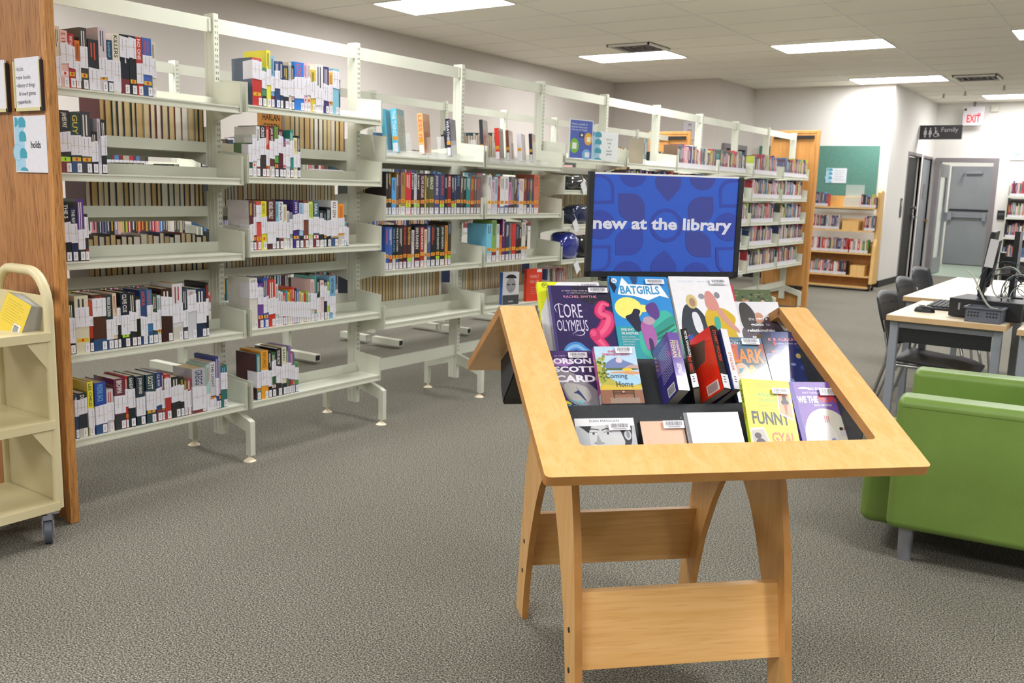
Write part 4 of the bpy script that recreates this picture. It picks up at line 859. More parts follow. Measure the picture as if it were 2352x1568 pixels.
ROW = {3: (.03, .885), 2: (.205, .80), 1: (.40, .715)}
def rp(row, n, u):
    d, z = ROW[row]; return (d+ct*n-st_*u, z+st_*n+ct*u)
def tray(front):
    P = [rp(3, -.012, .012), rp(3, -.018, -.004), rp(3, .005, -.004), rp(2, -.037, .0), rp(2, -.037, -.004), rp(2, .012, -.004), rp(1, -.037, 0), rp(1, -.037, -.028), rp(1, .021, -.028)]
    Q_ = [(d-.0035*ct, z-.0035*st_-.003) for d, z in P]
    m = MB(); n = len(P); sg = -1 if front else 1
    for s_ in (.088, .789):
        m.add([(s_, sg*d, z) for d, z in P]+[(s_, sg*d, z) for d, z in Q_], [])
    vs = [(s_, sg*d, z) for s_ in (.088, .789) for d, z in P+Q_]
    fs = []
    for i in range(n-1):
        fs += [(i, i+1, 2*n+i+1, 2*n+i), (n+i, 3*n+i, 3*n+i+1, n+i+1)]
    fs += [(0, 2*n, 3*n, n), (n-1, 2*n-1, 4*n-1, 3*n-1)]
    m.add(vs, fs, mi=0)
    # cheeks
    prof = [rp(3, -.012, .10)]+P[1:]+[(.45, .79), (.06, .965)]
    for s_ in (.086, .789): m.prism([(sg*d, z) for d, z in prof], 'x', s_, s_+.002)
    return m.build('book_tray', M['tray'], t)
tray(True); tray(False)
for k_, s_ in enumerate((.147, .691)):
    def out(sg):
        o = [(.385, 0), (.372, .10), (.357, .18), (.343, .27), (.325, .36), (.302, .48), (.268, .58), (.245, .64), (.20, .69), (.12, .71)]
        i_ = [(.287, 0), (.272, .10), (.250, .18), (.222, .27), (.190, .34), (.150, .42), (.105, .49), (.055, .54), (0, .56)]
        return [(sg*d, z) for d, z in o], [(sg*d, z) for d, z in i_]
    for sg, nm in ((-1, 'leg'), (1, 'leg')):
        o, i_ = out(sg); poly = i_+[(0, .955)]+list(reversed(o))
        # strip quads keep the concave outline clean
        m = MB(); oo = o+[(0, .72)]; n = 12
        def samp(L, n):
            ln = [0]
            for a_, b_ in zip(L, L[1:]): ln.append(ln[-1]+math.dist(a_, b_))
            res = []
            for q in range(n+1):
                x = ln[-1]*q/n
                for e in range(len(L)-1):
                    if x <= ln[e+1]+1e-9:
                        f = (x-ln[e])/max(ln[e+1]-ln[e], 1e-9); res.append((L[e][0]+(L[e+1][0]-L[e][0])*f, L[e][1]+(L[e+1][1]-L[e][1])*f)); break
            return res
        a_ = samp(oo, 24); b_ = samp(i_, 24); vs = []
        for xs_ in (s_, s_+.019):
            vs += [(xs_, p[0], p[1]) for p in a_]+[(xs_, p[0], p[1]) for p in b_]
        N = 25; fs = []; ed = []
        for q in range(24):
            fs += [(q, q+1, N+q+1, N+q), (2*N+q, 3*N+q, 3*N+q+1, 2*N+q+1)]
            ed += [(q, 2*N+q, 2*N+q+1, q+1), (N+q, N+q+1, 3*N+q+1, 3*N+q)]
        ed += [(0, N, 3*N, 2*N)]
        m.add(vs, fs, mi=0); m.add(vs, ed, mi=1)
        lg = m.build(nm, [M['maple_v'], M['maple_edge']], t)
        # bolts on the outer face
        sx = s_-.001 if k_ == 0 else s_+.020
        for zz in (.255, .155):
            dd = .302-(zz-.155)*.13
            MB().tube([(sx-.001, sg*dd, zz), (sx+.002, sg*dd, zz)], .007, 12).build('bolt', M['black'], lg)
def stretcher(sg):
    m = MB(); z1, z0 = .35, .167
    d1, d0 = .276, .317
    th = .012
    # thin board, slightly raked with the legs
    vs = []
    for xs_ in (s_L, s_R):
        vs += [(xs_, sg*(d0-th), z0), (xs_, sg*(d0+th), z0), (xs_, sg*(d1+th), z1), (xs_, sg*(d1-th), z1)]
    m.add(vs, [(0, 1, 5, 4), (1, 2, 6, 5), (3, 7, 6, 2), (0, 4, 7, 3)])
    return bevel(m.build('stretcher', M['maple_h'], t), .001)
s_L, s_R = .166, .691
stretcher(-1); stretcher(1)
# ---- the sign
SA = .8832
sgn = thing('display_sign', 'blue new at the library sign in a black frame on the stand', 'sign', (-1.316, 2.255, 1.082), SA)
SW, SHh = .482, .295
MB().box(0, .0155, -.008, .008, 0, SHh).box(SW-.0155, SW, -.008, .008, 0, SHh-.004).box(0, SW, -.008, .008, 0, .016).build('sign_frame', M['black'], sgn)
MB().box(.05, SW-.05, -.004, .022, -.012, 0).box(.18, .30, -.002, .006, -.15, 0).build('sign_stem', M['black'], sgn)
sm_ = MB().box(.0155, SW-.0155, -.004, .002, .016, SHh-.004, '3a62cc')
IW, IH = SW-.031, SHh-.024
def mp(X, Y):
    lf2 = 245-55*(Y-165)/1255; wd = 1900-78*(Y-165)/1255
    u = (X-lf2)/wd; v = 1-(Y-165-75*(X-245)/1900)/(1255-45*(X-245)/1900)
    return (min(max(u, 0), 1)*IW, min(max(v, 0), 1)*IH)
A = Art(sm_, (.0155, -.004, .016), (1, 0, 0), (0, 0, 1), (0, -1, 0))
def P_(pts, col): A.poly([mp(*p) for p in reversed(pts)], col)
def circ(x, y, r, ry=None, n=36): ry = ry or r; return [(x+r*math.cos(2*PI*i/n), y+ry*math.sin(2*PI*i/n)) for i in range(n)]
def leaf4(x0, x1, y0, y1, sharp):
    """rounded box whose corners in sharp stay pointed: tl tr br bl"""
    o = []; r = min(x1-x0, y1-y0)*.52
    for nm, cx, cy, px, py, a in (('tl', x0+r, y0+r, x0, y0, PI), ('tr', x1-r, y0+r, x1, y0, 1.5*PI), ('br', x1-r, y1-r, x1, y1, 0), ('bl', x0+r, y1-r, x0, y1, PI/2)):
        if nm in sharp: o.append((px, py))
        else: o += [(cx+r*math.cos(a+PI/2*i/8), cy+r*math.sin(a+PI/2*i/8)) for i in range(9)]
    return o
DK, BL, DK2 = '3d4fae', '3a62cc', '454e9e'
P_(circ(735, 150, 180), DK); P_(circ(1645, 200, 178), DK2)
P_(circ(1190, 265, 172), DK2); P_([(1025, 310), (1355, 310), (1270, 430), (1180, 520), (1100, 430)], DK2)
P_(leaf4(150, 492, 170, 540, ('tl', 'br', 'bl')), DK); P_(leaf4(150, 450, 200, 497, ('tl', 'br', 'bl')), BL)
P_(leaf4(1860, 2160, 240, 600, ('tr', 'br', 'bl')), DK); P_(leaf4(1900, 2160, 280, 560, ('tr', 'br', 'bl')), BL)
P_(leaf4(545, 880, 410, 770, ('tl', 'br')), DK2); P_(leaf4(500, 852, 860, 1210, ('tr', 'bl')), DK)
P_(leaf4(1440, 1780, 460, 800, ('tr', 'bl')), DK2); P_(leaf4(1400, 1730, 910, 1245, ('tl', 'br')), DK2)
P_(circ(310, 810, 190), DK); P_(circ(1965, 855, 185), DK)
P_(circ(1150, 825, 212, 218), DK); P_(circ(1150, 825, 162, 172), BL)
P_([(960, 1300), (1040, 1210), (1120, 1150), (1190, 1220), (1262, 1330)], DK); P_(circ(1105, 1390, 165), DK)
P_(circ(650, 1470, 180), DK); P_(circ(1530, 1490, 175), DK)
P_(leaf4(150, 440, 1080, 1420, ('tr', 'tl', 'bl')), DK); P_(leaf4(150, 405, 1120, 1395, ('tr', 'tl', 'bl')), BL)
P_(leaf4(1790, 2060, 1120, 1460, ('tl', 'tr', 'br')), DK); P_(leaf4(1830, 2060, 1160, 1440, ('tl', 'tr', 'br')), BL)
x0, y0 = mp(228, 880); x1, y1 = mp(2058, 735)
A.txt('new at the library', .0015, IH*.405, IW*.965, IH*.165, 'e2e4f4', .035)
sm_.build('sign_sheet', M['print'], sgn)
MB().box(.0155, SW-.0155, -.005, .003, SHh-.006, SHh-.001).build('sheet_top_edge', noise_mat('white_card', 'e6e6ea', 'ececf0', 20, .6), sgn)
# ================================================================ books on the display
E1 = Vector((math.cos(DA), math.sin(DA), 0)); E2 = Vector((math.sin(DA), -math.cos(DA), 0))
def dbook(label, row, s, u, n, w_, h, th, col, art=None, cut=0.0, rot=0.0, yaw=0.0, spine=None, mat='print', barcode=None, page='e8e4da', hard=False, edge=None, name='display_book'):
    """s along ridge, u up the tray plane, n out of it: lower-left front corner"""
    d, z = rp(row, n, u)
    O = DO+E1*s+E2*d+Vector((0, 0, z))
    up = (-E2*math.sin(tau)+Vector((0, 0, math.cos(tau)))); nn = (E2*math.cos(tau)+Vector((0, 0, math.sin(tau))))
    R = Matrix(((E1.x, -nn.x, up.x), (E1.y, -nn.y, up.y), (E1.z, -nn.z, up.z))).to_4x4()
    r = thing(name, label, 'book'); r['group'] = 'new books on the display stand'
    r.matrix_world = Matrix.Translation(O) @ R @ Matrix.Rotation(yaw, 4, 'Z') @ Matrix.Rotation(rot, 4, 'Y')
    bt = .0026 if hard else .0008; e = .003 if hard else .0005
    cv = MB().box(0, w_, 0, bt, 0, h, col).box(0, w_, th-bt, th, 0, h, edge or col).box(0, bt, bt, th-bt, 0, h, spine or col)
    if art:
        am = MB(); A = Art(am, (0, 0, 0), (1, 0, 0), (0, 0, 1), (0, -1, 0)); A.off = cut; art(A, w_, h+cut, cv, th); am.build('cover_print', M[mat], r)
    o = cv.build('cover', M[mat], r)
    MB().box(bt, w_-e, bt, th-bt, e, h-e, page).build('page_block', M['pages'], r)
    if barcode:
        bu, bv, bw, bh = barcode; lb = MB().box(bu, bu+bw, -.0062, -.0056, bv, bv+bh, 'eceaf0')
        a = Art(lb, (bu, -.0062, bv), (1, 0, 0), (0, 0, 1), (0, -1, 0)); rr_ = random.Random(int(bu*9999)+int(bw*777)); u_ = bw*.12
        while u_ < bw*.88:
            q = rr_.choice([.0004, .0007, .0011]); a.rect(u_, bh*.34, u_+q, bh*.88, '44444c', k=1); u_ += q+rr_.choice([.0005, .0009])
        a.rect(bw*.2, bh*.14, bw*.8, bh*.22, '6c6c74', k=1)
        lb.build('barcode_label', M['print'], r)
    return r
def swirl(a, pts, col, wd):
    """tapered ribbon through points"""
    P0 = [pts[0]]+list(pts)+[pts[-1]]; sm_p = []
    for i in range(1, len(P0)-2):
        for q in range(6):
            t = q/6; p0, p1, p2, p3 = P0[i-1:i+3]
            sm_p.append(tuple(.5*((2*p1[e])+(-p0[e]+p2[e])*t+(2*p0[e]-5*p1[e]+4*p2[e]-p3[e])*t*t+(-p0[e]+3*p1[e]-3*p2[e]+p3[e])*t**3) for e in (0, 1)))
    pts = sm_p+[pts[-1]]
    n = len(pts); L = []; R_ = []
    for i, (x, y) in enumerate(pts):
        a_, b_ = pts[max(i-1, 0)], pts[min(i+1, n-1)]; dx, dy = b_[0]-a_[0], b_[1]-a_[1]; q = math.hypot(dx, dy) or 1
        k = wd*(.25+.75*math.sin(PI*(i+.3)/(n-.4))); L.append((x-dy/q*k, y+dx/q*k)); R_.append((x+dy/q*k, y-dx/q*k))
    for i in range(n-1): a.poly([R_[i], R_[i+1], L[i+1], L[i]], col, k=a.k)
    a.k += 1
# --- row 3
def art_dc(a, w_, h, cv, th):
    a.rect(0, 0, w_, h, 'ecebee'); a.poly([(0, h), (0, h*.6), (w_*.12, h*.8), (w_*.22, h*.93), (w_*.34, h)], 'e6ee2c'); a.ell(w_*.60, h*.84, w_*.22, w_*.17, 'f04c8c', a0=0, a1=PI)
    a.ring(w_*.12, h*.955, .009, .0078, '2a2a30'); a.txt('DC', w_*.085, h*.942, .012, .009, '2a2a30', .03)
dbook('yellow and white comic mostly hidden behind the dark purple one', 3, .131, 0, -.026, .178, .262, .018, 'e6ee2c', art_dc, barcode=(.118, .238, .058, .017))
def art_lore(a, w_, h, cv, th):
    a.rect(0, 0, w_, h, '352a5e'); a.rect(0, 0, .008, h, '4c4480', k=2)
    a.ell(w_*.82, h*.93, w_*.42, h*.20, '2c2940', a0=PI, a1=2*PI); a.rect(w_*.40, h*.93, w_, h, '2c2940')
    rr_ = random.Random(4)
    for i in range(26): a.ell(w_*rr_.uniform(.15, .85), h*rr_.uniform(.25, .86), .0007, .0007, 'b8a8e0', 8, k=3)
    a.txt('#1 NEW YORK TIMES BESTSELLING', w_*.22, h*.915, w_*.62, h*.018, 'd8c8d8', .0); a.txt('#1 WEBTOON PHENOMENON', w_*.30, h*.885, w_*.5, h*.016, 'd8c8d8', .0)
    a.txt('RACHEL SMYTHE', w_*.24, h*.825, w_*.54, h*.034, 'f0a0b4', .0)
    a.txt('LORE', w_*.13, h*.55, w_*.38, h*.19, 'e0d8f0', .0); a.txt('OLYMPUS', w_*.07, h*.37, w_*.50, h*.15, 'e0d8f0', .0)
    swirl(a, [(w_*.30, h*.33), (w_*.42, h*.38), (w_*.5, h*.35), (w_*.44, h*.31), (w_*.34, h*.32)], 'e0d8f0', .0012)
    swirl(a, [(w_*.09, h*.62), (w_*.07, h*.70), (w_*.14, h*.74), (w_*.22, h*.72)], 'e0d8f0', .0012)
    # plain abstract ribbons in the cover's pink and blue
    for k_, (c, wd) in enumerate((('b0285c', .021), ('e0407c', .017), ('f06890', .007))):
        swirl(a, [(w_*(.66+.02*k_), h*.02), (w_*.80, h*.14), (w_*.70, h*.28), (w_*.84, h*.40), (w_*.93, h*.55), (w_*.80, h*.62), (w_*.86, h*.74), (w_*.97, h*.72)], c, wd)
    a.ell(w_*.66, h*.32, w_*.09, h*.085, 'd0386c'); a.ell(w_*.64, h*.34, w_*.05, h*.045, 'e85888'); a.ell(w_*.80, h*.07, w_*.2, h*.1, 'e04474', a0=0, a1=PI)
    for k_, (c, wd) in enumerate((('4c8cd4', .013), ('86c0f0', .005))):
        swirl(a, [(w_*.12, h*.02), (w_*.20, h*.13), (w_*.34, h*.17), (w_*.46, h*.11), (w_*.60, h*.06)], c, wd)
    a.sm([(w_*.3, 0), (w_*.62, 0), (w_*.66, h*.05), (w_*.42, h*.13)], '3c68b8')
dbook('dark purple graphic novel with white hand-lettered title and pink ribbon swirls', 3, .153, 0, 0, .171, .233, .022, '352a5e', art_lore, mat='gloss', hard=True, spine='584c88', barcode=(.112, .207, .055, .016))
def art_bat(a, w_, h, cv, th):
    a.rect(0, 0, w_, h, '2c8cd4'); a.rect(0, 0, w_, h*.38, '2c9ca4'); a.sm([(w_*.35, h*.40), (w_, h*.66), (w_, 0), (w_*.35, 0)], '3cb4a0')
    a.sm([(w_*.5, h*.3), (w_, h*.55), (w_, h*.42), (w_*.62, h*.18)], '2a9488')
    a.ell(w_*.26, h*.60, w_*.23, w_*.21, 'f0ea78'); a.ell(w_*.5, h*.60, w_*.09, w_*.07, 'f0ea78')
    a.poly([(w_*.03, h), (w_*.12, h*.86), (w_*.06, h*.78), (0, h*.9)], '1c2440'); a.poly([(w_*.36, h), (w_*.5, h), (w_*.46, h*.9), (w_*.4, h*.9)], '2c4c80')
    a.poly([(w_*.14, h*.82), (w_*.18, h*.90), (w_*.23, h*.985), (w_*.32, h*.90), (w_*.70, h*.89), (w_*.84, h*.92), (w_*.97, h*.73), (w_*.82, h*.76), (w_*.62, h*.70), (w_*.40, h*.75), (w_*.12, h*.77)], 'eef2f6')
    a.txt('BATGIRLS', w_*.17, h*.775, w_*.66, h*.105, '3f94c8', .03)
    a.ell(w_*.09, h*.94, .0085, .0085, 'e8eef4'); a.txt('DC', w_*.055, h*.925, .011, .008, '2c7cc0', .04)
    # unspecific dark and violet shapes
    a.sm([(w_*.16, h*.50), (w_*.30, h*.53), (w_*.34, h*.60), (w_*.46, h*.58), (w_*.40, h*.50), (w_*.46, h*.36), (w_*.34, h*.30), (w_*.26, h*.40)], '20223c')
    a.sm([(w_*.50, h*.62), (w_*.72, h*.70), (w_*.78, h*.52), (w_*.66, h*.44)], '5c3c88')
    a.sm([(w_*.40, h*.42), (w_*.56, h*.48), (w_*.66, h*.30), (w_*.60, h*.12), (w_*.46, h*.08), (w_*.42, h*.24)], 'a860a8'); a.ell(w_*.56, h*.45, w_*.10, h*.05, 'b89cb0')
    a.sm([(w_*.50, h*.26), (w_*.58, h*.22), (w_*.56, h*.02), (w_*.50, h*.02)], '3c2c58')
    a.poly([(w_*.66, h*.30), (w_*.98, h*.42), (w_*.98, h*.40), (w_*.66, h*.27)], '1c6c50'); a.poly([(w_*.66, h*.24), (w_*.98, h*.36), (w_*.98, h*.345), (w_*.66, h*.22)], '1c6c50')
    a.txt('ONE WAY', w_*.07, h*.325, w_*.22, h*.03, 'e8ecf0', .02); a.txt('OR ANOTHER', w_*.07, h*.28, w_*.28, h*.03, 'e8ecf0', .02)
    for i, s in enumerate(('BECKY CLOONAN', 'MICHAEL W. CONRAD', 'JORGE CORONA', 'SARAH STERN')): a.txt(s, w_*.07, h*(.245-.03*i), w_*(.22, .27, .20, .18)[i], h*.017, 'd4dce4', .0)
dbook('bright blue comic with jagged white title banner and yellow moon disc', 3, .326, -.002, .004, .172, .266, .014, '2c8cd4', art_bat, barcode=(.105, .238, .055, .016), rot=.01)
def art_saga(a, w_, h, cv, th):
    a.rect(0, 0, w_, h, 'f0eff3'); a.txt('FIONA STAPLES', w_*.14, h*.925, w_*.26, h*.02, 'a8cce4'); a.txt('BRIAN K VAUGHAN', w_*.46, h*.925, w_*.28, h*.02, 'a8cce4')
    # generic standing shapes in the cover's colours, no portraits
    a.sm([(w_*.02, h*.16), (w_*.05, h*.42), (w_*.14, h*.62), (w_*.24, h*.66), (w_*.40, h*.58), (w_*.50, h*.42), (w_*.50, h*.10), (w_*.34, h*.04), (w_*.06, h*.04)], '3c4450')
    a.sm([(w_*.24, h*.55), (w_*.36, h*.55), (w_*.40, h*.30), (w_*.26, h*.28)], 'e4e4ea'); a.ell(w_*.29, h*.68, w_*.09, h*.09, 'd8c488'); a.ell(w_*.30, h*.67, w_*.05, h*.055, 'b08c70')
    a.sm([(w_*.44, h*.50), (w_*.56, h*.62), (w_*.80, h*.60), (w_*.97, h*.48), (w_*.88, h*.36), (w_*.94, h*.20), (w_*.86, h*.06), (w_*.56, h*.06), (w_*.48, h*.24)], 'd8b43c')
    a.sm([(w_*.50, h*.60), (w_*.52, h*.78), (w_*.60, h*.83), (w_*.68, h*.76), (w_*.74, h*.60), (w_*.62, h*.55)], 'd8948c'); a.ell(w_*.47, h*.745, w_*.05, h*.035, '9a9aa4'); a.ell(w_*.73, h*.76, w_*.045, h*.04, '8c8c96')
    a.sm([(w_*.66, h*.55), (w_*.76, h*.42), (w_*.94, h*.28), (w_*.98, h*.32), (w_*.82, h*.46), (w_*.74, h*.62)], 'd49c90'); a.sm([(w_*.60, h*.50), (w_*.70, h*.48), (w_*.66, h*.30), (w_*.58, h*.34)], '4cb0a0')
    a.ell(w_*.54, h*.30, w_*.075, h*.085, '3a302c'); a.sm([(w_*.40, h*.0), (w_*.42, h*.18), (w_*.54, h*.24), (w_*.66, h*.18), (w_*.70, 0)], '8cc4dc')
    a.sm([(w_*.03, h*.24), (w_*.18, h*.28), (w_*.22, h*.24), (w_*.04, h*.14)], '3c58b0'); a.sm([(w_*.03, h*.24), (w_*.18, h*.28), (w_*.04, h*.21)], 'd8584c')
def art_red(a, w_, h, cv, th): a.rect(0, 0, w_, h, 'c03040'); a.rect(w_*.8, 0, w_, h*.4, '3c4c8c')
dbook('red and blue comic peeking out at the right of the white one', 3, .522, 0, -.018, .184, .257, .012, '8c2c38', art_red)
dbook('white comic with tall painted grey and yellow shapes below blue lettering', 3, .506, 0, .006, .181, .264, .016, 'f0eff3', art_saga, mat='gloss', edge='6c6c74', barcode=(.118, .234, .05, .018))
def art_photo(a, w_, h, cv, th):
    a.rect(0, 0, w_, h, '4c5c34'); rr_ = random.Random(8)
    for i in range(60): a.ell(w_*rr_.random()*.96+.002, h*rr_.uniform(.75, .97), .004, .003, rr_.choice(['3a4828', '66784a', '8a9a68', '2c3820', '7c6c54']), 7, k=2+i % 4)
    a.k = 6
    for x, y, c in ((.35, .86, 'a06c4c'), (.42, .84, 'c09078'), (.78, .87, '3a2c24'), (.77, .84, 'c49c88'), (.66, .82, '7c4c34'), (.12, .82, '3a302c')): a.ell(w_*x, h*y, w_*.045, h*.022, c)
    for x, y, c in ((.36, .80, 'c0b8c8'), (.80, .79, 'b4b8c8'), (.62, .775, '5c7cb0'), (.12, .78, '4c6c74')): a.ell(w_*x, h*y, w_*.11, h*.03, c)
dbook('book showing a garden photograph behind the grey guide book', 3, .700, 0, -.055, .140, .262, .024, '4c5c34', art_photo, hard=True, edge='3c6c9c')
def art_guide(a, w_, h, cv, th):
    a.rect(0, 0, w_, h, 'd8d8de'); a.sm([(w_*.06, 0), (w_*.05, h*.45), (w_*.20, h*.60), (w_*.14, h*.95), (w_*.30, h*.99), (w_*.42, h*.86), (w_*.50, h*.62), (w_*.62, h*.72), (w_*.80, h*.72), (w_*.98, h*.50), (w_, h*.22), (w_, 0)], '584c58')
    a.sm([(w_*.10, h*.55), (w_*.14, h*.97), (w_*.30, h), (w_*.42, h*.84), (w_*.46, h*.55), (w_*.30, h*.40)], '2c2422'); a.sm([(w_*.42, h*.62), (w_*.44, h*.80), (w_*.58, h*.80), (w_*.62, h*.68), (w_*.52, h*.60)], 'c08868')
    a.txt('the', w_*.28, h*.66, w_*.12, h*.055, 'd8d4dc'); a.txt("girl's", w_*.44, h*.65, w_*.24, h*.07, 'f0eef4', .03)
    a.txt('guide', w_*.30, h*.545, w_*.27, h*.07, 'f0eef4', .03); a.txt('to', w_*.62, h*.56, w_*.08, h*.045, 'd8d4dc')
    a.txt('relationships,', w_*.20, h*.44, w_*.62, h*.07, 'f0eef4', .03); a.txt('sexuality', w_*.27, h*.33, w_*.42, h*.07, 'f0eef4', .03)
dbook('grey and white girl’s guide paperback, rightmost in the top row', 3, .679, 0, 0, .142, .184, .016, 'd8d8de', art_guide, spine='4c8cb0')
# --- row 2
def art_orson(a, w_, h, cv, th):
    a.rect(0, 0, w_, h, '3c2c5c'); a.sm([(0, h), (w_, h), (w_, h*.75), (0, h*.86)], '4c3470'); a.ell(w_*.25, h*.80, w_*.22, h*.07, '9c6cb0')
    a.sm([(0, h*.72), (w_*.5, h*.62), (w_, h*.25), (w_, h*.05), (w_*.3, h*.08), (w_*.16, h*.45)], '8c8890'); a.sm([(w_*.16, h*.48), (w_*.72, h*.40), (w_*.78, h*.14), (w_*.34, h*.12)], 'b4b0ae')
    a.txt('#1 NEW YORK TIMES', w_*.10, h*.90, w_*.6, h*.02, 'e8e0f0'); a.txt('ORSON', w_*.06, h*.77, w_*.80, h*.10, 'f0ecf6', .04); a.txt('SCOTT', w_*.06, h*.63, w_*.84, h*.10, 'f0ecf6', .04); a.txt('CARD', w_*.06, h*.46, w_*.84, h*.12, 'f0ecf6', .04)
    a.sm([(w_*.44, h*.40), (w_*.54, h*.30), (w_*.66, h*.14), (w_*.62, h*.15), (w_*.50, h*.27), (w_*.38, h*.28), (w_*.52, h*.33)], '2c3c68'); a.sm([(w_*.10, h*.16), (w_*.26, h*.16), (w_*.36, h*.08), (w_*.2, h*.11)], 'd8d43c')
    a.txt('THE', w_*.36, h*.10, w_*.22, h*.06, '5cc8d8', .02); a.txt('LAST SHADOW', w_*.04, h*.01, w_*.88, h*.07, '5cc8d8', .02)
dbook('dark violet paperback with bold white author lettering, left end of middle row', 2, .118, 0, -.022, .125, .170, .02, '3c2c5c', art_orson, barcode=(.048, .146, .05, .016))
def art_home(a, w_, h, cv, th):
    a.rect(0, 0, w_, h, 'bcd8ec'); a.sm([(0, h*.20), (0, h*.80), (w_*.08, h*.75), (w_*.16, h*.5), (w_, h*.5), (w_, h*.20)], 'b8b04c')
    a.sm([(w_*.08, h*.60), (w_*.28, h*.73), (w_*.52, h*.82), (w_*.70, h*.74), (w_*.92, h*.68), (w_, h*.60)], '7484b4'); a.sm([(w_*.46, h*.72), (w_*.52, h*.82), (w_*.66, h*.76), (w_*.60, h*.70)], 'dcccd8'); a.sm([(w_*.6, h*.60), (w_*.84, h*.68), (w_, h*.66), (w_, h*.58)], 'c4a49c')
    a.sm([(w_*.14, h*.575), (w_, h*.575), (w_, h*.61), (w_*.14, h*.62)], '5c6c4c'); a.ell(w_*.72, h*.585, w_*.12, h*.03, 'e0c43c'); a.sm([(w_*.20, h*.545), (w_, h*.56), (w_, h*.50), (w_*.5, h*.50)], 'd89c6c')
    a.sm([(w_*.18, h*.50), (w_*.55, h*.53), (w_, h*.45), (w_, h*.32), (w_*.6, h*.30), (w_*.3, h*.42)], 'a8d0e8'); a.sm([(0, h*.34), (w_*.4, h*.30), (w_, h*.32), (w_, h*.22), (0, h*.20)], 'd8bc44'); a.rect(0, 0, w_, h*.23, '94644c'); a.rect(w_*.2, 0, w_*.9, h*.10, '9c8474')
    rr_ = random.Random(2)
    for i in range(40): a.ell(w_*rr_.uniform(0.02, .2), h*rr_.uniform(.36, .84), .004, .0035, rr_.choice(['7c9440', 'a0b050', 'c8c45c', '5c7c3c']), 6, k=20)
    a.k = 22
    a.txt('SHELLEY', w_*.32, h*.89, w_*.34, h*.036, 'e05c84', .02); a.txt('SHEPARD GRAY', w_*.18, h*.835, w_*.66, h*.04, 'e05c84', .02)
    a.txt('Coming', w_*.17, h*.41, w_*.52, h*.105, '3c4c68', .0); a.txt('Home', w_*.40, h*.28, w_*.40, h*.10, '3c4c68', .0)
    for v in (.155, .185, .215): a.rect(w_*.28, h*v, w_*.80, h*(v+.012), '4c342c', k=24)
    a.rect(w_*.29, h*.09, w_*.31, h*.22, '4c342c', k=25); a.rect(w_*.77, h*.09, w_*.79, h*.22, '4c342c', k=25); a.ell(w_*.535, h*.195, w_*.06, h*.028, '4c342c', k=26); a.ell(w_*.535, h*.197, w_*.04, h*.018, 'c08c74', k=27)
    cvA = Art(cv, (0, th, 0), (0, -1, 0), (0, 0, 1), (-1, 0, 0)); cvA.rect(th*.15, .004, th*.85, .03, 'ecebef'); cvA.txt('SHEPARD GRAY', th*.3, .08, th*.4, .075, 'f0d8e4', .0, 1)
dbook('small paperback with mountain lake cover and pink spine', 2, .229, .002, .008, .109, .163, .024, 'c04c90', art_home, barcode=(.054, .140, .044, .019), rot=.0)
def spine_art(txts, lab=True):
    def f(a, w_, h, cv, th):
        for s, u0, v0, uw, vh, c in txts: a.txt(s, w_*u0, h*v0, w_*uw, h*vh, c, .02, 1)
        if lab:
            a.rect(w_*.04, .004, w_*.98, h*.24, 'eeecf2')
            for i in range(3): a.rect(w_*.3, h*(.19-.04*i), w_*.6, h*(.205-.04*i), '4c4c54')
    return f
def dspine(label, s, u, t_, h, w_, col, side, art, yaw=0.0, edge=None, sideart=None, mat='gloss', n=.066):
    d, z = rp(2, n, u); O = DO+E1*s+E2*d+Vector((0, 0, z))
    up = (-E2*math.sin(tau)+Vector((0, 0, math.cos(tau)))); nn = (E2*math.cos(tau)+Vector((0, 0, math.sin(tau))))
    R = Matrix(((E1.x, -nn.x, up.x), (E1.y, -nn.y, up.y), (E1.z, -nn.z, up.z))).to_4x4()
    r = thing('display_book', label, 'book'); r['group'] = 'new books on the display stand'
    r.matrix_world = Matrix.Translation(O) @ R @ Matrix.Rotation(yaw, 4, 'Z')
    cv = MB().box(0, t_, 0, .0012, 0, h, col).box(0, .001, .001, w_, 0, h, side).box(t_-.001, t_, .001, w_, 0, h, edge or side)
    am = MB(); A = Art(am, (0, 0, 0), (1, 0, 0), (0, 0, 1), (0, -1, 0)); art(A, t_, h, cv, w_)
    if sideart: sideart(Art(am, (0, w_, 0), (0, -1, 0), (0, 0, 1), (-1, 0, 0)), Art(am, (t_, 0, 0), (0, 1, 0), (0, 0, 1), (1, 0, 0)), w_, h)
    am.build('cover_print', M[mat], r); cv.build('cover', M[mat], r)
    MB().box(.001, t_-.001, .0012, w_-.001, .0005, h-.0005, 'c8c2b4').build('page_block', M['pages'], r)
    return r
def sa_purple(l, r_, w_, h):
    l.rect(.002, h*.5, w_*.98, h*.98, '6c58a8')
    for i in range(15): l.poly([(w_*.28, h*(.30+.036*i)), (w_*.93, h*(.30+.036*i)+.008), (w_*.93, h*(.30+.036*i)+.0095), (w_*.28, h*(.30+.036*i)+.0015)], 'c8c0e4', k=3)
    for i in range(4): l.poly([(w_*.04, h*(.62+.07*i)), (w_*.2, h*(.59+.07*i)), (w_*.08, h*(.66+.07*i))], 'c8a860', k=3)
    l.rect(w_*.42, .006, w_*.85, .032, 'eeecf0')
    for i in range(14): l.rect(w_*.46+i*.0026, .009, w_*.46+i*.0026+.0013, .029, '3c3c44', k=5)
dspine('thick purple paperback turned spine-out, its blurb side visible', .409, .008, .030, .166, .10, '6c50a4', '3c3488', spine_art([('FEEHAN', .12, .56, .42, .30, 'dccc98'), ('CHRISTINE', .62, .56, .22, .30, 'e8d8a8'), ('LEOPARD', .30, .28, .4, .18, 'eeeaf6')]), yaw=.10, sideart=sa_purple)
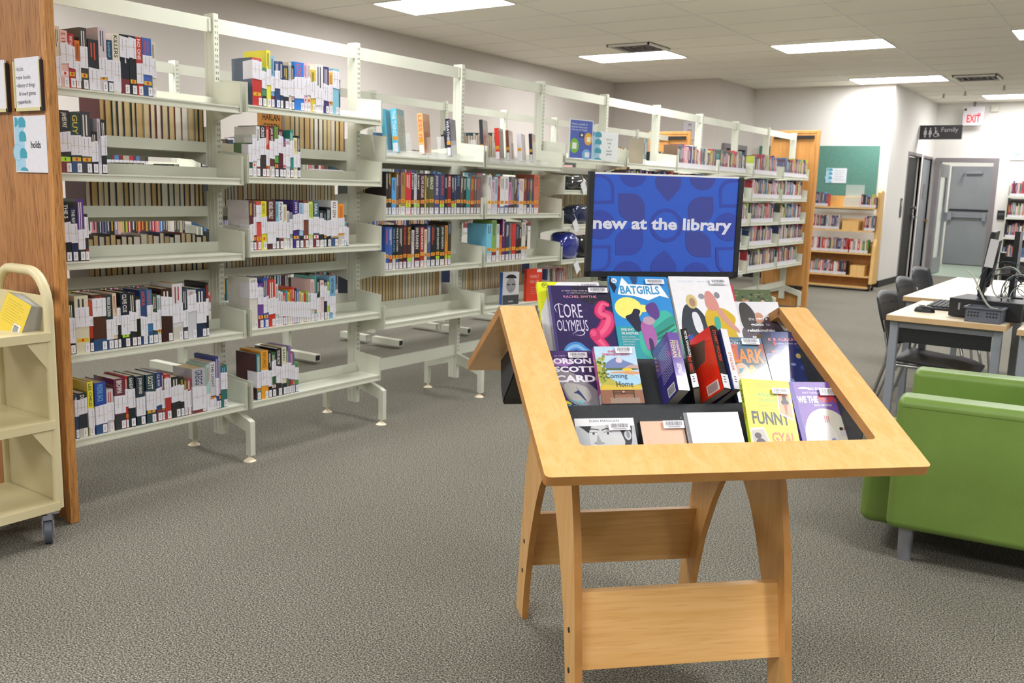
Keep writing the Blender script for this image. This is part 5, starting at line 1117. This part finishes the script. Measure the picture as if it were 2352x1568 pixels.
def sa_gold(l, r_, w_, h):
    r_.rect(0, 0, w_*.98, h*.98, 'a07c44'); r_.rect(0, h*.6, w_*.98, h*.98, 'b8a484'); r_.poly([(w_*.1, h*.1), (w_*.9, h*.1), (w_*.8, h*.4), (w_*.2, h*.6)], 'b04430'); r_.txt('EIGHT', w_*.15, h*.42, w_*.7, h*.12, 'e04c2c', .02); r_.txt('PERFECT', w_*.1, h*.26, w_*.8, h*.12, 'e04c2c', .02)
dspine('thin black-spined paperback with gold and red cover, right of the purple one', .446, .010, .016, .172, .10, '1c1c20', '1c1c20', spine_art([('PETER SWANSON', .45, .52, .4, .44, 'e8e8ec'), ('EIGHT PERFECT', .2, .26, .5, .28, 'd84838')]), yaw=-.38, edge='a07c44', sideart=sa_gold)
def sa_red(l, r_, w_, h):
    l.rect(0, 0, w_*.99, h*.99, 'e0301c'); l.poly([(w_*.1, h*.9), (w_*.75, h*.86), (w_*.6, h*.55), (w_*.15, h*.5)], '5c4844')
    for i in range(9): l.rect(w_*.2, h*(.26+.03*i), w_*.85, h*(.265+.03*i), '8c2018', k=3)
    l.rect(w_*.45, .006, w_*.88, .034, 'e8e0e0')
    for i in range(14): l.rect(w_*.49+i*.0026, .009, w_*.49+i*.0026+.0013, .031, '3c3c44', k=5)
dspine('bright red paperback with black spine in the middle row', .527, .010, .024, .182, .105, '1a1a1c', 'e0301c', spine_art([('STUART WOODS', .3, .45, .45, .50, 'e03c2c')]), yaw=.36, sideart=sa_red)
dspine('white-spined book just right of the bright red paperback', .556, .010, .020, .175, .11, 'ecebf0', '2c3c74', spine_art([('STALKER', .3, .3, .4, .3, 'd07070')]), yaw=.25)
def art_lark(a, w_, h, cv, th):
    a.rect(0, 0, w_, h, '54748c'); a.poly([(0, h*.92), (w_*.25, h*.88), (w_*.22, h*.62), (0, h*.55)], 'e0706c'); a.poly([(w_*.72, h*.9), (w_, h*.92), (w_, h*.72), (w_*.86, h*.66)], '8c4c48'); a.poly([(w_*.46, h*.60), (w_*.94, h*.66), (w_*.92, h*.22), (w_*.5, h*.24)], '3c4850')
    a.ell(w_*.24, h*.40, w_*.22, h*.20, 'ecc0a4'); a.rect(0, 0, w_*.9, h*.10, '74606c')
    a.txt('NATIONAL BOOK AWARD WINNER', w_*.06, h*.945, w_*.5, h*.018, 'e0e4ec'); a.txt('KACEN CALLENDER', w_*.02, h*.885, w_*.74, h*.045, 'e8ecf0', .01)
    a.txt('LARK', w_*.10, h*.60, w_*.76, h*.22, 'f0903c', .03); a.txt('&', w_*.40, h*.36, w_*.24, h*.21, 'f0a43c', .04); a.txt('KASIM', w_*.08, h*.06, w_*.82, h*.20, 'f09c98', .03)
    a.poly([(w_*.16, h*.50), (w_*.32, h*.53), (w_*.24, h*.46), (w_*.12, h*.42), (w_*.18, h*.47)], '4c9cb8'); a.poly([(w_*.68, h*.50), (w_*.90, h*.56), (w_*.78, h*.50), (w_*.88, h*.44), (w_*.74, h*.46)], '5ca8c4')
dbook('grey book with big orange title letters and two blue birds', 2, .586, 0, .010, .112, .192, .018, '54748c', art_lark, mat='gloss', barcode=(.040, .168, .05, .018), hard=True, rot=.03)
def art_k(a, w_, h, cv, th):
    a.rect(0, 0, w_, h, '34407c'); a.rect(0, 0, w_*.20, h, '20284c'); rr_ = random.Random(5)
    for i in range(34): a.ell(w_*rr_.uniform(.06, .94), h*rr_.uniform(.04, .85), w_*rr_.uniform(.02, .06), h*rr_.uniform(.012, .04), rr_.choice(['5c7cc8', '4c5cb0', '8ca4dc', 'c03c4c', '2c3468', 'd8c07c', '7c6cc0']), 9, k=3+i % 9)
    a.k = 14
    a.txt('K R ALEXANDER', w_*.12, h*.86, w_*.76, h*.045, 'e88c9c', .02); a.txt('NEW YORK TIMES', w_*.25, h*.81, w_*.5, h*.02, 'c8ccd8'); a.txt('SECRETS', w_*.12, h*.06, w_*.7, h*.12, 'd04454', .02)
dbook('dark blue glossy hardcover in a crinkled jacket, right end of middle row', 2, .692, 0, .012, .150, .207, .024, '20284c', art_k, mat='gloss', hard=True, rot=.0)
# --- row 1
def art_dan(a, w_, h, cv, th):
    a.rect(0, 0, w_, h, 'bcc0c6'); a.rect(0, h*.80, w_, h, 'eceef2'); a.txt('DAN MANGAN', w_*.25, h*.90, w_*.50, h*.055, '34343a', .0)
    a.sm([(w_*.26, 0), (w_*.20, h*.45), (w_*.24, h*.82), (w_*.76, h*.82), (w_*.84, h*.45), (w_*.74, 0)], 'd0d2d4')
    a.poly([(w_*.06, h*.80), (w_*.27, h*.80), (w_*.21, h*.62), (w_*.12, h*.74)], '2c2c30'); a.poly([(w_*.72, h*.80), (w_*.95, h*.79), (w_*.92, h*.42), (w_*.84, h*.10), (w_*.74, 0), (w_*.80, h*.40)], '3a3a40')
    a.ell(w_*.86, h*.56, w_*.06, h*.13, 'c4c6ca'); a.ell(w_*.865, h*.56, w_*.03, h*.08, '8c8e94')
    for x in (.29, .53):
        a.poly([(w_*(x-.10), h*.70), (w_*(x-.02), h*.745), (w_*(x+.10), h*.71), (w_*(x+.10), h*.69), (w_*(x-.02), h*.715), (w_*(x-.09), h*.68)], '3c3c42')
        a.ell(w_*x, h*.61, w_*.06, h*.032, 'e4e6ea'); a.ell(w_*x, h*.61, w_*.022, h*.030, '4c4e54'); a.rect(w_*(x-.065), h*.635, w_*(x+.065), h*.645, '55555c')
    a.poly([(w_*.36, h*.58), (w_*.40, h*.40), (w_*.46, h*.36), (w_*.34, h*.33), (w_*.27, h*.37), (w_*.33, h*.42)], 'a4a6aa'); a.sm([(w_*.24, h*.28), (w_*.48, h*.30), (w_*.60, h*.16), (w_*.40, h*.20), (w_*.26, h*.14)], '5c5e64')

dbook('paperback with a black and white male portrait, left end of lower row', 1, .127, -.026, 0, .143, .138, .014, 'eceef2', art_dan, -.038, edge='24262a', barcode=(.078, .104, .052, .019))
def art_peach(a, w_, h, cv, th):
    a.rect(0, 0, w_, h, 'e8c0a4')
    for i in range(7): a.txt('HEADING', w_*.38, h*(.66-.05*i), w_*.36, h*.022, 'c8a890')
dbook('pale peach book with faint repeated lettering in the lower row', 1, .286, -.026, -.004, .112, .134, .022, '2e3034', lambda a, w_, h, cv, th: art_peach(a, w_-.006, h-.004, cv, th), .066, hard=True, edge='2e3034', barcode=(.054, .108, .052, .02))
dbook('book in the lower row, its white cover standing for ceiling glare', 1, .394, -.026, .006, .137, .146, .022, 'f2f1f4', lambda a, w_, h, cv, th: (a.rect(0, 0, .008, h, '8c8e94'), a.rect(.008, 0, w_, h, 'f4f3f6')), mat='gloss', hard=True, spine='6c6e74')  # cover coloured white to stand for the ceiling panel's glare
def art_funny(a, w_, h, cv, th):
    a.rect(0, 0, w_, h, 'f0dc2c')
    a.txt('ANGELINE', w_*.30, h*.80, w_*.46, h*.045, '4cb07c', .01); a.txt('JACKSON', w_*.30, h*.73, w_*.40, h*.045, '4cb07c', .01); a.txt('SUSAN McCLELLAND', w_*.24, h*.68, w_*.5, h*.018, '8c8c4c')
    a.txt('FUNNY', w_*.10, h*.47, w_*.78, h*.15, '34383c', .03); a.txt('GYAL', w_*.44, h*.26, w_*.50, h*.13, 'f0744c', .03)
    for i in range(4): a.rect(w_*.24, h*(.90+.016*i), w_*.62, h*(.905+.016*i), 'b0a83c', k=4)
    a.poly([(w_*.70, h*.86), (w_*.98, h*.83), (w_*.97, h*.53), (w_*.68, h*.60)], 'f4f0ec'); a.poly([(w_*.72, h*.85), (w_*.96, h*.82), (w_*.955, h*.55), (w_*.70, h*.61)], 'f0a888'); a.ell(w_*.84, h*.79, w_*.05, h*.03, '2c2422'); a.ell(w_*.84, h*.74, w_*.08, h*.035, '2a3440'); a.poly([(w_*.80, h*.72), (w_*.88, h*.72), (w_*.85, h*.60), (w_*.82, h*.60)], 'b06c50')
    a.poly([(w_*.02, h*.42), (w_*.30, h*.44), (w_*.50, h*.06), (w_*.22, h*.0), (w_*.04, h*.02)], 'f4f0ec'); a.poly([(w_*.04, h*.40), (w_*.29, h*.42), (w_*.47, h*.07), (w_*.22, h*.02), (w_*.05, h*.04)], 'b8b0a8')
    a.ell(w_*.16, h*.34, w_*.07, h*.035, '3c2c28'); a.ell(w_*.20, h*.26, w_*.10, h*.05, '302430'); a.ell(w_*.14, h*.14, w_*.09, h*.05, 'e8683c'); a.ell(w_*.30, h*.13, w_*.08, h*.04, '6cc0c8'); a.ell(w_*.25, h*.08, w_*.07, h*.03, 'e8e03c')
    cvA = Art(cv, (0, th, 0), (0, -1, 0), (0, 0, 1), (-1, 0, 0)); cvA.txt('FUNNY', th*.2, h*.72, th*.6, h*.22, '34383c', .03, 1); cvA.txt('GYAL', th*.2, h*.53, th*.6, h*.16, 'e8683c', .03, 1); cvA.rect(th*.1, h*.06, th*.9, h*.14, 'eceaf0'); cvA.ell(th*.5, h*.10, th*.25, .004, 'd03030')
dbook('yellow book with slanted dark title letters in the lower row', 1, .536, -.026, .020, .122, .230, .016, 'c4e03c', art_funny, barcode=(.072, .190, .044, .016), rot=.075)
def art_people(a, w_, h, cv, th):
    a.rect(0, 0, w_, h, '7c5cac'); a.rect(0, 0, .012, h, '54389c', k=2)
    a.sm([(w_*.10, 0), (w_*.08, h*.40), (w_*.25, h*.60), (w_*.5, h*.68), (w_*.78, h*.64), (w_*.98, h*.50), (w_*.98, 0)], 'e8e6d8')
    a.ell(w_*.28, h*.91, w_*.12, h*.025, 'f0eef4', a0=0, a1=PI); a.txt('BIG IDEAS', w_*.36, h*.895, w_*.34, h*.035, 'f0eef4', .03); a.txt('THAT CHANGED THE WORLD', w_*.22, h*.85, w_*.66, h*.024, 'e4dcf0', .01)
    a.txt('WE THE', w_*.10, h*.735, w_*.40, h*.085, 'f0eef6', .05); a.txt('PEOPLE!', w_*.52, h*.745, w_*.44, h*.085, 'e0483c', .05); a.txt('DON BROWN', w_*.40, h*.695, w_*.34, h*.028, 'e8e4f4', .02)
    a.ell(w_*.44, h*.30, w_*.26, h*.22, 'f2f1ee'); a.rect(w_*.52, h*.49, w_*.62, h*.58, 'e8e0e4')
    for i in range(3): a.rect(w_*(.53+.035*i), h*.50, w_*(.545+.035*i), h*.58, 'c86470')
    for x, y, c in ((.80, .42, '3c3c40'), (.88, .42, 'c08c74'), (.84, .24, 'c8645c'), (.92, .24, 'c8a490')): a.ell(w_*x, h*y, w_*.035, h*.022, c); a.ell(w_*x, h*(y-.05), w_*.04, h*.035, 'dcd4e0')
    a.sm([(w_*.50, h*.02), (w_*.54, h*.30), (w_*.66, h*.32), (w_*.74, h*.02)], 'a8acd8'); a.rect(w_*.60, h*.04, w_*.63, h*.22, 'e0a8b0')
dbook('purple-topped comic with red and white title, right end of lower row', 1, .670, -.026, .018, .134, .220, .016, '7c5cac', art_people, spine='54389c', barcode=(.074, .180, .052, .020), rot=.02)
# ================================================================ green armchair
t = thing('armchair', 'lime green vinyl armchair with silver cylinder legs', 'armchair', (-.69, 3.45, 0), math.radians(6.5))
def slab(nm, x0, x1, y0, y1, z0, z1, bv=.03):
    m = MB().box(x0, x1, y0, y1, z0, z1); o = m.build(nm, M['green'], t); b = bevel(o, bv, 5); 
    for p in o.data.polygons: p.use_smooth = True
    b2 = o.modifiers.new('n', 'WEIGHTED_NORMAL'); return o
slab('armrest', 0, .78, 0, .135, .13, .625)
slab('armrest', 0, .78, .62, .755, .13, .625)
for y in (.011, .631): MB().tube([(.03, y+.0, .601), (.75, y+.0, .601)], .0022, 6).build('piping', M['green'], t) if False else None
slab('seat_cushion', -.11, .60, .14, .615, .09, .42, .04)
slab('seat_base', .60, .74, .135, .62, .13, .28, .015)
slab('backrest', .60, .80, .12, .635, .20, .78, .05)
sm = MB()
sm.box(.02, .76, -.0012, .0, .5905, .5925); sm.build('seam', noise_mat('vinyl_seam', '5c7430', '64803a', 10, .6), t)
for x, y in ((.07, .07), (.07, .685), (.70, .07), (.70, .685)): MB().cyl(x, y, 0, .135, .024, r1=.028, seg=20).build('leg', M['alum'], t)
# ================================================================ tables
def table(label, x0, x1, y0, y1, modesty=True, rot=0):
    t = thing('computer_table', label, 'table', (x0, y0, 0), rot, 'library computer tables'); w_, l = x1-x0, y1-y0
    o = MB().box(0, w_, 0, l, .712, .738).build('tabletop', M['lamedge'], t)
    MB().box(.001, w_-.001, .001, l-.001, .738, .7402).build('laminate_surface', M['laminate'], t)
    for x in (.035, w_-.035):
        for y in (.05, l-.05): bevel(MB().box(x-.02, x+.02, y-.02, y+.02, 0, .712).build('leg', M['legpaint'], t), .004)
    if modesty: MB().box(.06, w_-.06, .045, .052, .60, .70).build('modesty_panel', M['black'], t)
    for ya in (.04, l-.065): MB().box(.055, w_-.055, ya, ya+.02, .675, .712).build('apron_rail', M['legpaint'], t)
    return t
table('pale computer table nearest the green armchair, holding the computer', -1.084, -.535, 4.95, 5.83)
table('long pale table behind the computer table', -1.225, -.50, 5.99, 7.87, False)
table('pale table cut off by the right edge of the picture', -.478, .15, 4.86, 5.75)
# ---- chairs
def stack_chair(label, x, y, rz, grp='black perforated chairs along the tables'):
    """faces +x, origin under the seat centre"""
    t = thing('stacking_chair', label, 'chair', (x, y, 0), rz, grp)
    m = MB(); n = 8; vs = []; fs = []
    for i in range(n+1):
        for j in range(n+1):
            u = i/n*2-1; v = j/n*2-1; xx = .21*u+.01; yy = .225*v*(1-.06*u); zz = .45-.02*(1-v*v)-.035*max(0, u)**3+.015*max(0, -u)
            vs.append((xx, yy, zz))
    N = len(vs); vs += [(a, b, c-.012) for a, b, c in vs]
    for i in range(n):
        for j in range(n):
            a = i*(n+1)+j; fs += [(a, a+n+1, a+n+2, a+1), (N+a, N+a+1, N+a+n+2, N+a+n+1)]
    ring = [i*(n+1) for i in range(n+1)]+[n*(n+1)+j for j in range(1, n+1)]+[i*(n+1)+n for i in range(n-1, -1, -1)]+[j for j in range(n-1, 0, -1)]
    for a, b in zip(ring, ring[1:]+ring[:1]): fs.append((a, N+a, N+b, b))
    m.add(vs, fs, sm=True); m.build('seat', M['chairpl'], t)
    m = MB(); vs = []; fs = []
    for i in range(n+1):
        for j in range(n+1):
            u = i/n; v = j/n*2-1; wv = .225*(1-.25*abs(u-.65)**2*4*.4)
            vs.append((-.21-.085*u-.035*(1-v*v)+.02, wv*v, .50+.31*u-.03*(v*v)*u+ (0.0)))
    N = len(vs); vs += [(a-.010, b, c) for a, b, c in vs]
    for i in range(n):
        for j in range(n):
            a = i*(n+1)+j; fs += [(a, a+1, a+n+2, a+n+1), (N+a, N+a+n+1, N+a+n+2, N+a+1)]
    for a, b in zip(ring, ring[1:]+ring[:1]): fs.append((a, b, N+b, N+a))
    m.add(vs, fs, '202328', sm=True)
    pm = m
    for r_ in range(4):
        for c_ in range(6):
            v = (c_-2.5)/3.2; z = .59+.05*r_; u = (z-.5)/.31
            x0_ = -.21-.085*u-.035*(1-v*v)+.02
            for dx_ in (.0012, -.0115):
                k = [(x0_+dx_, .215*v+.006*math.cos(q*PI/3), z+.006*math.sin(q*PI/3)) for q in range(6)]
                pm.add(k, [tuple(range(6)), tuple(reversed(range(6)))], '5a5e64')
    m.build('backrest', M['plastic'], t)
    for s in (-1, 1):
        MB().tube([(-.33, s*.235, 0), (-.25, s*.235, .25), (-.20, s*.235, .43), (-.195, s*.22, .50), (-.24, s*.20, .66)], .0105, 8).build('leg', M['chrome'], t)
        MB().tube([(.24, s*.235, 0), (.20, s*.235, .25), (.155, s*.235, .40), (.10, s*.225, .428), (-.18, s*.225, .425)], .0105, 8).build('leg', M['chrome'], t)
    return t
stack_chair('black perforated chair nearest the computer keyboard, partly under the table', -.93, 5.52, -.05)
stack_chair('black perforated chair in the middle of the row of three', -1.08, 6.65, -.05)
stack_chair('black perforated chair farthest along the row of three', -1.20, 7.75, -.10)
stack_chair('black chair at the far right behind the monitor', -.35, 9.2, PI*.6)
# ---- computer gear on the near table
TZ = .7402
def rotbox(name, label, cat, x, y, z, rz, parts):
    t = thing(name, label, cat, (x, y, z), rz)
    for nm, mat, bx_ in parts:
        m = MB()
        for b in bx_: m.box(*b)
        bevel(m.build(nm, M[mat] if isinstance(mat, str) else mat, t), .004)
    return t
rotbox('desktop_computer', 'black desktop computer lying flat under the monitor', 'computer', -.825, 5.13, TZ, -.12, [('case', 'black', [(0, .34, 0, .30, .004, .098)]), ('rubber_feet', 'rubber', [(.02, .05, .02, .05, 0, .004), (.29, .32, .02, .05, 0, .004), (.02, .05, .25, .28, 0, .004), (.29, .32, .25, .28, 0, .004)]), ('badge', 'alum', [(.045, .055, -.002, 0, .04, .075)])])
kb = rotbox('keyboard', 'black keyboard beside the desktop computer', 'keyboard', -.985, 5.36, TZ, .03, [('key_tray', 'chairpl', [(0, .14, 0, .42, 0, .014)])])
km = MB()
for r_ in range(5):
    for c_ in range(15): km.box(.012+.024*r_, .030+.024*r_, .012+.0266*c_, .034+.0266*c_, .014, .022)
km.build('keys', M['black'], kb)
ms = thing('computer_mouse', 'black computer mouse in front of the keyboard', 'mouse', (-.955, 5.225, TZ))
mm = MB(); vs = []; fs = []
for j in range(7):
    th = PI/2*j/6
    for i in range(16):
        a = 2*PI*i/16; vs.append((.052*math.cos(a)*math.cos(th)**.6, .031*math.sin(a)*math.cos(th)**.6, .034*math.sin(th)))
for j in range(6):
    for i in range(16): fs.append((j*16+i, j*16+(i+1) % 16, (j+1)*16+(i+1) % 16, (j+1)*16+i))
mm.add(vs, fs, sm=True); mm.build('mouse_shell', M['black'], ms)
MB().box(-.035, .0, -.0012, .0012, .0335, .036).build('scroll_wheel', M['rubber'], ms)
bk = thing('plastic_basket', 'grey perforated plastic basket in front of the black computer', 'basket', (-.725, 4.985, TZ), -.06)
m = MB(); W2, L2, Hh = .16, .12, .075
for (a0, a1, b0, b1) in ((0, W2, 0, .003), (0, W2, L2-.003, L2), (0, .003, 0, L2), (W2-.003, W2, 0, L2)): m.box(a0, a1, b0, b1, 0, Hh)
m.box(0, W2, 0, L2, 0, .003); m.box(-.008, W2+.008, -.008, .0, Hh-.008, Hh).box(-.008, W2+.008, L2, L2+.008, Hh-.008, Hh).box(-.008, 0, 0, L2, Hh-.008, Hh).box(W2, W2+.008, 0, L2, Hh-.008, Hh)
m.build('basket_body', noise_mat('grey_plastic', '5c606c', '646874', 20, .5), bk)
hm = MB()
for r_ in range(2):
    for c_ in range(10):
        if c_ in (4, 5): continue
        hm.box(.012+.014*c_, .020+.014*c_, -.0006, .0, .028+.016*r_, .036+.016*r_)
hm.build('holes', M['black'], bk)
mo = thing('computer_monitor', 'black computer monitor seen from its edge on a tall pole arm', 'monitor', (-.665, 5.36, TZ+.0), .07)
mn = MB(); mn.M = Matrix.Translation((-.028, .02, .275)) @ Matrix.Rotation(.10, 4, 'Y')
mn.box(-.012, .010, -.19, .19, -.17, .165).box(.010, .032, -.13, .13, -.12, .12); bevel(mn.build('screen_housing', M['black'], mo), .006)
m = MB(); m.M = mn.M; m.box(-.0135, -.012, -.178, .178, -.15, .15); m.build('screen', noise_mat('dark_screen', '101114', '14161a', 3, .15), mo)
MB().box(.075, .10, .03, .055, .100, .44).box(.03, .15, -.03, .10, .098, .106).box(.02, .09, .035, .05, .27, .31).box(.02, .045, -.02, .10, .25, .33).build('pole_arm', M['black'], mo)
MB().box(.10, .112, .03, .055, .104, .44).build('pole_channel', M['alum'], mo)
o = MB(); o.M = Matrix.Translation((-.655, 5.105, TZ+.295)) @ Matrix.Rotation(-.03, 4, 'Z') @ Matrix.Rotation(.12, 4, 'Y')
pts = [(.0, -.001), (.062, -.001), (.062, .001), (0, .001)]
o.box(-.022, .018, -.001, .001, -.03, .11); tag(o.build('paper_sheet', noise_mat('white_sheet', 'c8c6ca', 'cecccf', 10, .8)), 'white paper sheet clipped to the near edge of the monitor', 'paper')
cb = thing('cable_bundle', 'tangle of grey and black cables behind the desktop computer', 'cables', (-.56, 5.20, TZ))
rc = random.Random(9)
for i in range(12):
    a0 = rc.uniform(0, 1.2); pts = []
    r_ = rc.uniform(.04, .13); cx_, cz_ = rc.uniform(-.04, .07), rc.uniform(.10, .20)
    for q in range(15):
        an = a0+q/14*rc.uniform(4.2, 5); pts.append((cx_+r_*math.cos(an), .02+.10*math.sin(q*.3+i)*.5, max(.006, cz_+r_*math.sin(an)*1.1)))
    for q in range(1, 14): pts[q] = tuple((pts[q-1][e]+pts[q][e]*2+pts[q+1][e])/4 for e in range(3))
    MB().tube(pts, .0035 if i < 3 else .0022, 6, 'b4b8b0' if i % 4 == 0 else ('2a4450' if i % 2 else '1c1e24')).build('cable', M['plastic'], cb)
pts = [(-.19+.19*q/16, -.085-.03*math.sin(PI*q/16), max(.006, .10+.14*math.cos(PI*1.15*(q/16)-.2)*(1-q/18))) for q in range(17)]
MB().tube(pts, .005, 8, 'bcc0b4').build('cable', M['plastic'], cb)
MB().box(.02, .12, -.03, .05, .002, .05, '1c1c20').box(-.02, .03, .06, .11, .002, .04, '24242a').build('power_adapter', M['plastic'], cb)
